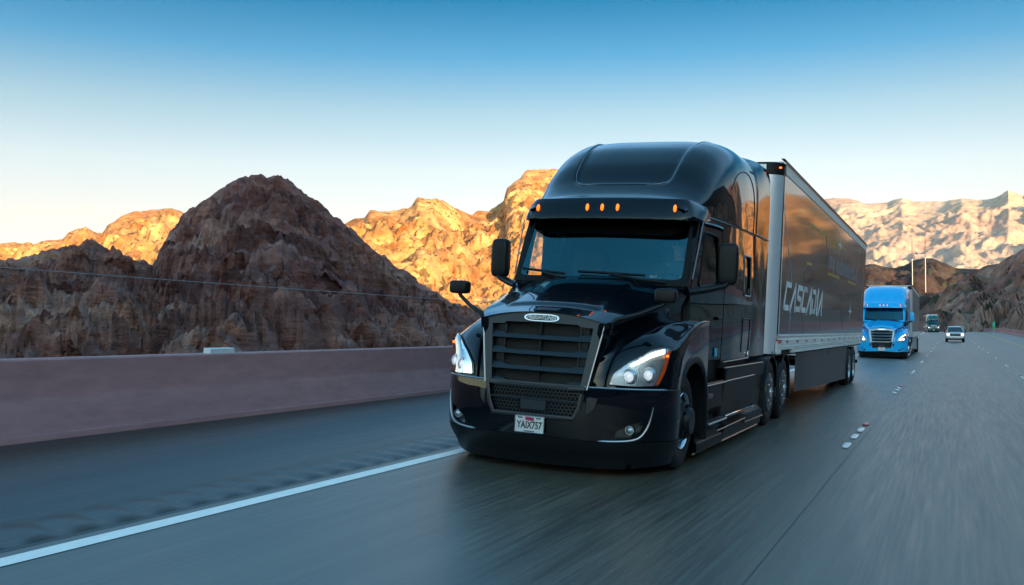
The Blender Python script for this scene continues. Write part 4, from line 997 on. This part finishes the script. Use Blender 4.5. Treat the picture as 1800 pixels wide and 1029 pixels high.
# ---------------------------------------------------------------- hills, laid out by bearing, distance and height round the viewpoint
def bearing(u, v):
    d = CF+CR*((u-900)/FPX)+CU*((514.5-v)/FPX); h = math.hypot(d.x, d.y)
    return d.x/h, d.y/h, d.z/h
def hill(name, sil, dist, near, zbase, back, amp, freq, m, nu, nr, u0, u1, pw=1.0, seed=0, ridge=.30, hz=.5, zb2=None, octv=6, smooth=50, blk=0.0, gul=0.0, jit=.8):
    P = []
    for i in range(nu):
        u = u0+(u1-u0)*i/(nu-1); v = interp(u, sil); jj = jit*2.0*noise.fractal(Vector((u*.028, seed*5.1, 0)), .8, 2.2, 6)/FPX; dx, dy, dz = bearing(u, v)
        D = interp(u, dist); rn = interp(u, near) if not callable(near) else near(dx, dy); H = CP.z+dz*D
        row = []
        for j in range(nr):
            t = j/(nr-1)*(1+back)
            if t <= 1: r = rn+(D-rn)*t; z = zbase+(H-zbase)*(t**pw*(1-.12*math.sin(math.pi*t)))
            else: r = D+(t-1)*(D-rn); z = H-(H-zbase)*((t-1)/back)**1.3*1.0
            z += jj*D*sm(.72, 1.0, t)*sm(1.4, 1.0, t)
            p = Vector((CP.x+dx*r, CP.y+dy*r, z))
            w = (sm(0, .10, t))*(1 if t < .8 else (ridge+(1-ridge)*sm(1.0, .8, t) if t <= 1 else ridge+(1-ridge)*sm(1.0, 1.3, t)))
            q = p*freq+Vector((seed*7.3, seed*3.1, seed))
            n1 = noise.ridged_multi_fractal(q, .95, 2.1, octv, 1.0, 2.0)-1.1
            n2 = noise.fractal(q*1.7+Vector((5, 1, 9)), 1.0, 2.2, 5)
            if gul:      # spurs and gullies that run down the slope
                az = math.atan2(dx, dy)*D; wv = noise.noise_vector(p*freq*.5+Vector((seed, 0, 3)))
                g = noise.ridged_multi_fractal(Vector((az*freq+wv.x*.9, t*(D-rn)*freq*.22+wv.y*.6+az*freq*.35, seed)), .9, 2.15, octv, 1.0, 2.0)-1.1
                n1 = n1*(1-gul)+g*gul
            if blk:      # blocky, broken rock
                d1 = noise.voronoi(p*freq*2.3)[0]; d2 = noise.voronoi(p*freq*7)[0]
                s3 = blk*amp*(min(.55, d1[1]-d1[0])-.2+.38*(min(.5, d2[1]-d2[0])-.2)); p.z += s3*w*.9; p.x -= dx*s3*w; p.y -= dy*s3*w
            p.z += amp*w*n1; s = amp*hz*w*n2
            p.x -= dx*s; p.y -= dy*s
            row.append(tuple(p))
        P.append(row)
    return tag(MB().grid(P).build(name, m, None, smooth), kind='structure')
base_near = lambda dx, dy: min(90, max(12, 14.6/max(.10, -dx)))
sil = [(-500, 470), (-200, 475), (-60, 466), (0, 462), (80, 446), (165, 432), (210, 443), (268, 471), (285, 432), (322, 379), (350, 360), (395, 330), (430, 311), (460, 304), (490, 308), (520, 328), (545, 352), (580, 380), (610, 396), (660, 440), (700, 470), (740, 500), (780, 528), (830, 552), (900, 560), (1000, 566), (1200, 572), (1400, 576), (1500, 577)]
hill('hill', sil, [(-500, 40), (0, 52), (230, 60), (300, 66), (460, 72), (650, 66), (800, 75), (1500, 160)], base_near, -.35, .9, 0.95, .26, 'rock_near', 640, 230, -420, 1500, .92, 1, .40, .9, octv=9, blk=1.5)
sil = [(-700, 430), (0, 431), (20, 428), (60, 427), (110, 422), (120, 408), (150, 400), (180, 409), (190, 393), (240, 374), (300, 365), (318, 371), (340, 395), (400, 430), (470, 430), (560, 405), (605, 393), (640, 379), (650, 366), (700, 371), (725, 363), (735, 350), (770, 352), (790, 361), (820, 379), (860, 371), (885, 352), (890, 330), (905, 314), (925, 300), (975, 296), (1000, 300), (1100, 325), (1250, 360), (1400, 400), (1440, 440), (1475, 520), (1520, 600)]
hill('hill', sil, [(-700, 500), (0, 480), (310, 460), (480, 500), (640, 430), (760, 420), (830, 480), (950, 560), (1600, 700)], [(-700, 200), (600, 190), (1600, 300)], -1.0, .5, 7.0, .030, 'rock_sunlit', 760, 240, -650, 1600, .95, 2, .26, .8, octv=9, blk=1.1, gul=.35)
sil = [(1200, 380), (1300, 362), (1450, 350), (1500, 350), (1520, 355), (1560, 357), (1585, 350), (1610, 357), (1660, 355), (1690, 347), (1720, 350), (1750, 345), (1762, 338), (1772, 332), (1785, 337), (1800, 343), (1850, 330), (1950, 350), (2100, 330), (2400, 350), (3000, 330), (3600, 300)]
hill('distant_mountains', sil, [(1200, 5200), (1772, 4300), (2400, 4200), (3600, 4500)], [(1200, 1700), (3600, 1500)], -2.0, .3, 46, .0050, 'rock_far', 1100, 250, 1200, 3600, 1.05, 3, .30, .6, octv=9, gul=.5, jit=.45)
sil = [(1380, 490), (1460, 478), (1500, 470), (1530, 466), (1560, 470), (1575, 472), (1590, 468), (1605, 460), (1622, 455), (1640, 456), (1660, 464), (1680, 472), (1720, 474), (1760, 476), (1850, 470), (2000, 470)]
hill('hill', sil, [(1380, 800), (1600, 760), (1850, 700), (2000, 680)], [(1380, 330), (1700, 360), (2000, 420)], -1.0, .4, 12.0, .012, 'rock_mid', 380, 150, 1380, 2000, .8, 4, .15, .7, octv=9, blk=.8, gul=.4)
sil = [(1560, 574), (1600, 560), (1630, 532), (1650, 515), (1690, 494), (1710, 481), (1740, 472), (1762, 463), (1780, 450), (1800, 437), (1840, 425), (1880, 440), (1950, 470), (2050, 490), (2200, 480), (2450, 430), (2800, 300), (3300, 100), (4200, -200)]
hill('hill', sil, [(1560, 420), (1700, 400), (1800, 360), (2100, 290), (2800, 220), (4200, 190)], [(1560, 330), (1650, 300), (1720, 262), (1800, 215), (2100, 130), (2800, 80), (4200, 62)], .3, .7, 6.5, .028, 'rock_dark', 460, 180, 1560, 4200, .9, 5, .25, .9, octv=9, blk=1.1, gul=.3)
hill('hill', [(1825, 575), (1850, 470), (1900, 390), (1960, 352), (2050, 335), (2150, 352), (2250, 330), (2330, 400), (2400, 500)], [(1825, 900), (2400, 950)], [(1825, 660), (2400, 700)], -1, .4, 14, .014, 'rock_sunlit', 220, 110, 1825, 2400, .9, 9, .2, .8, octv=8)  # unseen hill added to bring orange rock into the truck's reflections
hill('hill', [(2240, 560), (2330, 260), (2450, 150), (2700, 120), (2950, 190)], [(2240, 620), (2950, 640)], [(2240, 480), (2950, 480)], -1, .4, 10, .014, 'rock_dark', 160, 90, 2240, 2950, .9, 11, .2, .8, octv=7)  # unseen hill added to cast shade on the middle hill
# the canyon side to the right of and behind the viewpoint, which keeps the sun off the road
P = []
for i in range(150):
    y = -420+i*5.2
    row = []
    for j in range(60):
        x = 38+j*6.5
        H = (71-.02*abs(y-50))*sm(38, 150, x)*sm(-430, -300, y)*sm(360, 210, y)*(1-.35*sm(260, 420, x))
        p = Vector((x, y, -1+H)); q = p*.02
        p.z += 9*sm(38, 70, x)*(noise.ridged_multi_fractal(q, .95, 2.1, 7, 1.0, 2.0)-1.1); p.x += 5*noise.fractal(q*2, 1, 2.2, 5)
        row.append(tuple(p))
    P.append(row)
tag(MB().grid(P).build('hill', 'rock_mid', None, 50), kind='structure')
P = []  # unseen hill added behind the viewpoint to darken the truck's reflections
for i in range(90):
    x = -330+i*7; row = []
    for j in range(36):
        y = -300+j*5.6
        p = Vector((x, y, -1.5+27*sm(-105, -170, y)*(1-.45*sm(60, 20, abs(x-20)))))
        w = sm(-105, -130, y)
        p.z += 8*w*(noise.ridged_multi_fractal(p*.03, .95, 2.1, 6, 1.0, 2.0)-1.1); row.append(tuple(p))
    P.append(row)
tag(MB().grid(P).build('hill', 'rock_mid', None, 50), kind='structure')
# boulders and outcrops that stand out of the near slope
def boulder(name, c, r, m, seed):
    mb = MB(); nu, nv = 14, 20; P = []
    for i in range(nu+1):
        t = math.pi*i/nu; row = []
        for k in range(nv):
            a = 2*math.pi*k/nv; d = Vector((math.sin(t)*math.cos(a), math.sin(t)*math.sin(a), math.cos(t)))
            f = 1+.45*noise.fractal(d*1.6+Vector((seed, 0, 0)), 1, 2.1, 4)+.10*(noise.ridged_multi_fractal(d*3+Vector((seed, 4, 0)), 1, 2.1, 4, 1, 2)-1)
            row.append((c[0]+d.x*r[0]*f, c[1]+d.y*r[1]*f, c[2]+d.z*r[2]*f))
        P.append(row)
    return mb.grid(P, False, True).build(name, m, None, 30)

# ---------------------------------------------------------------- poles, cable, sign
def px_at(u, v, D): dx, dy, dz = bearing(u, v); return Vector((CP.x+dx*D, CP.y+dy*D, CP.z+dz*D))
mpole = mat('pole_galvanised', (0.45, 0.47, 0.48), 0.5, 0.4); mpoled = mat('pole_weathered', (0.10, 0.09, 0.085), 0.7)
for u, v0, v1, lab in ((1604, 424, 498, 'left and shorter of two tall thin masts on the dark hill above the blue truck'), (1627, 419, 496, 'right and taller of two tall thin masts on the dark hill above the blue truck')):
    b = px_at(u, v1+4, 520); t = px_at(u, v0, 520); hgt = t.z-b.z
    e = empty('mast', tuple(b)); tag(e, lab, 'mast', 'masts on the hill')
    MB().tube([(0, 0, -4), (0, 0, hgt*.58)], [.22, .19], 10).build('lower_shaft', mpole, e)
    MB().tube([(0, 0, hgt*.58), (0, 0, hgt)], [.24, .17], 10).build('upper_shaft', mpoled, e)
    MB().superbox((0, 0, hgt*.58), (.55, .55, .25), .5).build('collar', mpole, e)
a, b = Vector((-9, -12, 2.42)), Vector((-9.2, 34, 2.32))
pts = [a.lerp(b, t)+Vector((0, 0, -.5*t*(1-t))) for t in np.linspace(0, 1, 30)]
mcab = mat('cable', (0.22, 0.25, 0.28), 0.5, 0.3)
e = empty('cable_fence', (-9, -12, 0)); tag(e, 'single thin pale cable strung on posts in front of the near rocky slope', 'cable fence')
MB().tube([p-Vector((-9, -12, 0)) for p in pts], .008, 6).build('cable', mcab, e)
for p in (pts[0], pts[-1]): MB().tube([Vector((p.x+9, p.y+12, -1.0)), Vector((p.x+9, p.y+12, p.z+.05))], .05, 8).build('post', mpoled, e)
p = px_at(1747, 572, 172); e = empty('road_sign', (p.x, p.y, p.z-2.4)); tag(e, 'small green roadside sign panel on a post behind the far median barrier', 'road sign')
MB().tube([(0, .06, -1), (0, .06, 2.6)], .05, 8).build('post', mpole, e)
MB().box(-.20, .20, 0, .03, 1.75, 2.95, .01).build('panel', mat('sign_green', (0.01, 0.32, 0.12), 0.4), e)
MB().box(-.13, .13, -.006, -.002, 2.3, 2.75).build('symbol', M['bluesticker'], e)

# ---------------------------------------------------------------- vehicles
root = empty('semi_truck', (0, 0, 0), (0, BANK, 0))
tag(root, 'glossy black aerodynamic sleeper truck in the foreground with lit headlights', 'truck')
tractor(M['black'], 'grille', 'plastic', root, True)
tr = empty('box_trailer', (0, 0, 0), (0, BANK, 0))
tag(tr, 'long dark graphic-covered box trailer coupled behind the black truck, lettered CASCADIA', 'trailer')
trailer(tr, M['graphite'], 'plastic', True); trailer_graphics(tr)

bx, by_ = road(-.05, 45.8)[0], 45.8
rb = empty('semi_truck', road(.50, by_), (0, BANK*(1-sm(12, 95, by_))*.35, R_(.2)))
tag(rb, 'bright blue sleeper truck with white-edged grille following behind the black truck', 'truck')
tractor(M['blue'], 'satin', 'plastic', rb, False, 'chrome', 'chrome')
tb = empty('box_trailer', rb.location, rb.rotation_euler)
tag(tb, 'plain grey box trailer coupled behind the bright blue truck', 'trailer')
trailer(tb, M['greybox'], 'plastic', False)
yg_ = 232; pg = road(1.05, yg_)
rg = empty('semi_truck', pg, (0, 0, R_(3.5)))
tag(rg, 'small distant dark green truck with a pale surround, farthest vehicle on the road', 'truck')
tractor(M['green'], 'whitep', 'plastic', rg, False, 'chrome', 'chrome')
tg = empty('box_trailer', rg.location, rg.rotation_euler)
tag(tg, 'pale box trailer of the farthest, green truck', 'trailer')
trailer(tg, M['white'], 'plastic', False)

def suv(root):
    def B(mb, n, m, par=None, s=40): return mb.build(n, m, par or root, s)
    st = [(0.0, .80, .42, .78), (.06, .88, .36, .98), (.25, .93, .33, 1.05), (1.15, .96, .30, 1.14), (1.3, .97, .30, 1.16), (3.9, .98, .32, 1.16), (4.6, .95, .36, 1.14), (4.75, .88, .45, 1.05)]
    P = []
    for y, w, z0, z1 in st:
        h = (z1-z0)/2; c = (z0+z1)/2
        P.append([(w*math.copysign(abs(math.cos(a))**.35, math.cos(a)), y, c+h*math.copysign(abs(math.sin(a))**.45, math.sin(a))) for a in np.linspace(0, 2*math.pi, 40, endpoint=False)])
    mb = MB(); mb.grid(P, False, True); mb.add(P[0], [tuple(range(40))]); mb.add(P[-1], [tuple(range(40))])
    body = B(mb, 'body', M['white'])
    mb = MB()
    ps = [(1.25, .86, 1.14), (1.95, .70, 1.72), (2.3, .70, 1.79), (3.9, .68, 1.78), (4.45, .66, 1.60), (4.72, .80, 1.14)]
    mb.grid([[(-.92*w/.86, y, min(z, 1.14)), (-w, y, z-.02), (-w*.9, y, z+.01), (0, y, z+.03), (w*.9, y, z+.01), (w, y, z-.02), (.92*w/.86, y, min(z, 1.14))] for y, w, z in ps])
    roof = B(mb, 'roof', M['white'])
    mb = MB(); mb.add([(-.80, 1.28, 1.17), (.80, 1.28, 1.17), (.66, 1.90, 1.70), (-.66, 1.90, 1.70)], [(0, 1, 2, 3)]); mb.v = [(a, b-.03, c) for a, b, c in mb.v]; B(mb, 'windscreen', mat('dark_glass', (.02, .05, .06), .04, coat=1), roof, 0)
    for sg in (1, -1):
        mb = MB(); mb.add([(sg*.90, 1.55, 1.17), (sg*.90, 4.4, 1.17), (sg*.715, 4.2, 1.68), (sg*.715, 2.05, 1.70)], [(0, 1, 2, 3)]); mb.v = [(a+sg*.035, b, c) for a, b, c in mb.v]; B(mb, 'side_window', bpy.data.materials['dark_glass'], roof, 0)
        mb = MB(); mb.superbox((sg*.74, .02, .86), (.13, .07, .10), .5); B(mb, 'headlight', 'amberwarm', None, 60)
        mb = MB(); mb.superbox((sg*1.08, 1.55, 1.18), (.12, .07, .09), .5); B(mb, 'mirror', 'plastic', None, 60)
        for yy in (.95, 3.75):
            w = B(MB().lathe_x([(-.22, .22), (-.22, .34), (-.18, .375), (-.04, .375), (0, .34), (0, .24)], sg*.97, yy, .375, 30, sg), 'wheel', 'tyre', None, 50)
            B(MB().lathe_x([(-.01, .24), (-.02, .20), (-.01, .05), (0, 0)], sg*.97, yy, .375, 24, sg), 'rim', 'satin', w, 50)
    mb = MB(); mb.superbox((0, .0, .84), (.56, .06, .14), .4); B(mb, 'grille', 'grille', None, 50)
    mb = MB(); mb.box(-.40, .40, -.07, -.05, .83, .86, .01); B(mb, 'grille_bar', 'satin')
    mb = MB(); mb.superbox((0, .0, .56), (.88, .10, .07), .4); B(mb, 'bumper', 'alu', None, 50)
    mb = MB(); mb.box(-.80, .80, .0, 4.6, .26, .46, .04); B(mb, 'underbody', 'dark')
M['amberwarm'] = mat('warm_headlamp', (1, .8, .6), .3, emis=(1, .62, .38), estr=1.3)
ps = road(4.30, 112); rs = empty('suv', ps, (0, 0, R_(1))); tag(rs, 'small oncoming white and grey sport utility vehicle in the middle lane', 'car'); suv(rs)

# ---------------------------------------------------------------- the driver of the black truck
def skinned(name, joints, bones, m, parent=None, sub=2):
    """joints: name -> (xyz, radius); one continuous skinned surface"""
    names = list(joints); me = bpy.data.meshes.new(name); me.from_pydata([joints[k][0] for k in names], [(names.index(a), names.index(b)) for a, b in bones], [])
    o = bpy.data.objects.new(name, me); col.objects.link(o)
    o.modifiers.new('s', 'SKIN'); 
    for v, k in zip(me.skin_vertices[0].data, names): r = joints[k][1]; v.radius = r if isinstance(r, tuple) else (r, r); v.use_root = False
    me.skin_vertices[0].data[0].use_root = True
    md = o.modifiers.new('d', 'SUBSURF'); md.levels = sub; md.render_levels = sub
    dg = bpy.context.evaluated_depsgraph_get(); nm = bpy.data.meshes.new_from_object(o.evaluated_get(dg)); bpy.data.objects.remove(o)
    nm.materials.append(m if not isinstance(m, str) else M[m]); nm.shade_smooth()
    o = bpy.data.objects.new(name, nm); col.objects.link(o)
    if parent: o.parent = parent
    return o
J = {'pelvis': ((0, .0, .0), (.15, .13)), 'belly': ((0, .02, .16), (.145, .12)), 'chest': ((0, .04, .34), (.17, .13)), 'neckb': ((0, .03, .50), (.07, .07)), 'neck': ((0, .01, .57), .055), 'head0': ((0, -.01, .66), (.07, .085)), 'head1': ((0, -.005, .74), (.075, .092)), 'head2': ((0, .0, .80), (.05, .06))}
bones = [('pelvis', 'belly'), ('belly', 'chest'), ('chest', 'neckb'), ('neckb', 'neck'), ('neck', 'head0'), ('head0', 'head1'), ('head1', 'head2')]
for sg, n_ in ((1, 'l'), (-1, 'r')):
    J.update({n_+'sh': ((sg*.19, .03, .44), .065), n_+'el': ((sg*.26, -.14, .20), .045), n_+'wr': ((sg*.19, -.37, .285), .028), n_+'pa': ((sg*.185, -.435, .30), (.038, .018)),
              n_+'hip': ((sg*.10, -.04, -.02), .09), n_+'kn': ((sg*.15, -.46, .02), .062), n_+'an': ((sg*.14, -.56, -.40), .042), n_+'to': ((sg*.14, -.72, -.43), .035)})
    bones += [('chest', n_+'sh'), (n_+'sh', n_+'el'), (n_+'el', n_+'wr'), (n_+'wr', n_+'pa'), ('pelvis', n_+'hip'), (n_+'hip', n_+'kn'), (n_+'kn', n_+'an'), (n_+'an', n_+'to')]
    for k, L in enumerate((.030, .036, .034, .026)):
        b0 = Vector((sg*(.160+.016*k), -.462, .302+.002*k))
        J[n_+'f%da' % k] = (tuple(b0), .0095); J[n_+'f%db' % k] = (tuple(b0+Vector((0, -L, .006))), .009); J[n_+'f%dc' % k] = (tuple(b0+Vector((0, -L-.010, -.024))), .008)
        bones += [(n_+'pa', n_+'f%da' % k), (n_+'f%da' % k, n_+'f%db' % k), (n_+'f%db' % k, n_+'f%dc' % k)]
    J[n_+'t1'] = ((sg*.155, -.43, .310), .011); J[n_+'t2'] = ((sg*.140, -.465, .300), .0095); bones += [(n_+'pa', n_+'t1'), (n_+'t1', n_+'t2')]
person = skinned('person', J, bones, 'skin'); tag(person, 'driver in dark clothes and sunglasses at the wheel behind the black truck windscreen', 'person')
pm = Matrix.Rotation(BANK, 4, 'Y') @ Matrix.Translation((.62, 3.00, 1.76)); person.matrix_world = pm
mb = MB(); Pt = [(.17, .14, -.12), (.175, .145, .0), (.165, .135, .16), (.195, .15, .33), (.17, .12, .44), (.075, .075, .53)]
mb.grid([[(a*math.cos(t), .025+b*math.sin(t), z) for t in np.linspace(0, 2*math.pi, 24, endpoint=False)] for a, b, z in Pt], False, True)
for sg in (1, -1):
    mb.tube([(sg*.15, .03, .43), (sg*.205, .02, .425), (sg*.27, -.13, .20), (sg*.255, -.20, .215)], [.085, .082, .062, .058], 12)
mb.build('shirt', 'shirt', person, 60)
mb = MB()
for sg in (1, -1): mb.tube([(sg*.08, .02, -.02), (sg*.12, -.20, -.0), (sg*.15, -.46, .02), (sg*.145, -.50, -.15), (sg*.14, -.55, -.36)], [.115, .10, .08, .068, .058], 12)
mb.ell((0, .0, -.03), (.18, .15, .12)); mb.build('trousers', 'denim', person, 60)
mb = MB(); mb.ell((0, .018, .775), (.088, .103, .088)); mb.build('hair', 'hair', person, 60)
mb = MB(); mb.ell((0, -.104, .695), (.014, .022, .024), 8, 10); mb.ell((.034, -.082, .72), (.012, .010, .008), 6, 8); mb.ell((-.034, -.082, .72), (.012, .010, .008), 6, 8)
mb.ell((0, -.092, .655), (.026, .010, .006), 6, 10); mb.ell((.082, .0, .70), (.010, .022, .034), 6, 8); mb.ell((-.082, .0, .70), (.010, .022, .034), 6, 8); mb.build('face_features', 'skin', person, 60)
mb = MB()
for sg in (1, -1): mb.superbox((sg*.036, -.100, .722), (.030, .006, .019), .6, 8, 12); mb.tube([(sg*.066, -.098, .727), (sg*.086, 0, .725)], .004, 6)
mb.tube([(-.01, -.104, .728), (.01, -.104, .728)], .004, 6); mb.build('sunglasses', mat('sunglass_lens', (.02, .03, .035), .05, .6, 1), person, 60)

# ---------------------------------------------------------------- the evening air between here and the far range
mh = bpy.data.materials.new('haze'); mh.use_nodes = True; t = mh.node_tree; t.nodes.remove(t.nodes['Principled BSDF'])
pv = t.nodes.new('ShaderNodeVolumePrincipled'); pv.inputs['Color'].default_value = (.86, .90, .95, 1); pv.inputs['Density'].default_value = HAZE; pv.inputs['Anisotropy'].default_value = 0.0
t.links.new(pv.outputs[0], t.nodes['Material Output'].inputs['Volume'])
tag(MB().box(-9600, 9600, -3600, 12600, -30, 760).build('haze', mh, None, 0), kind='stuff')
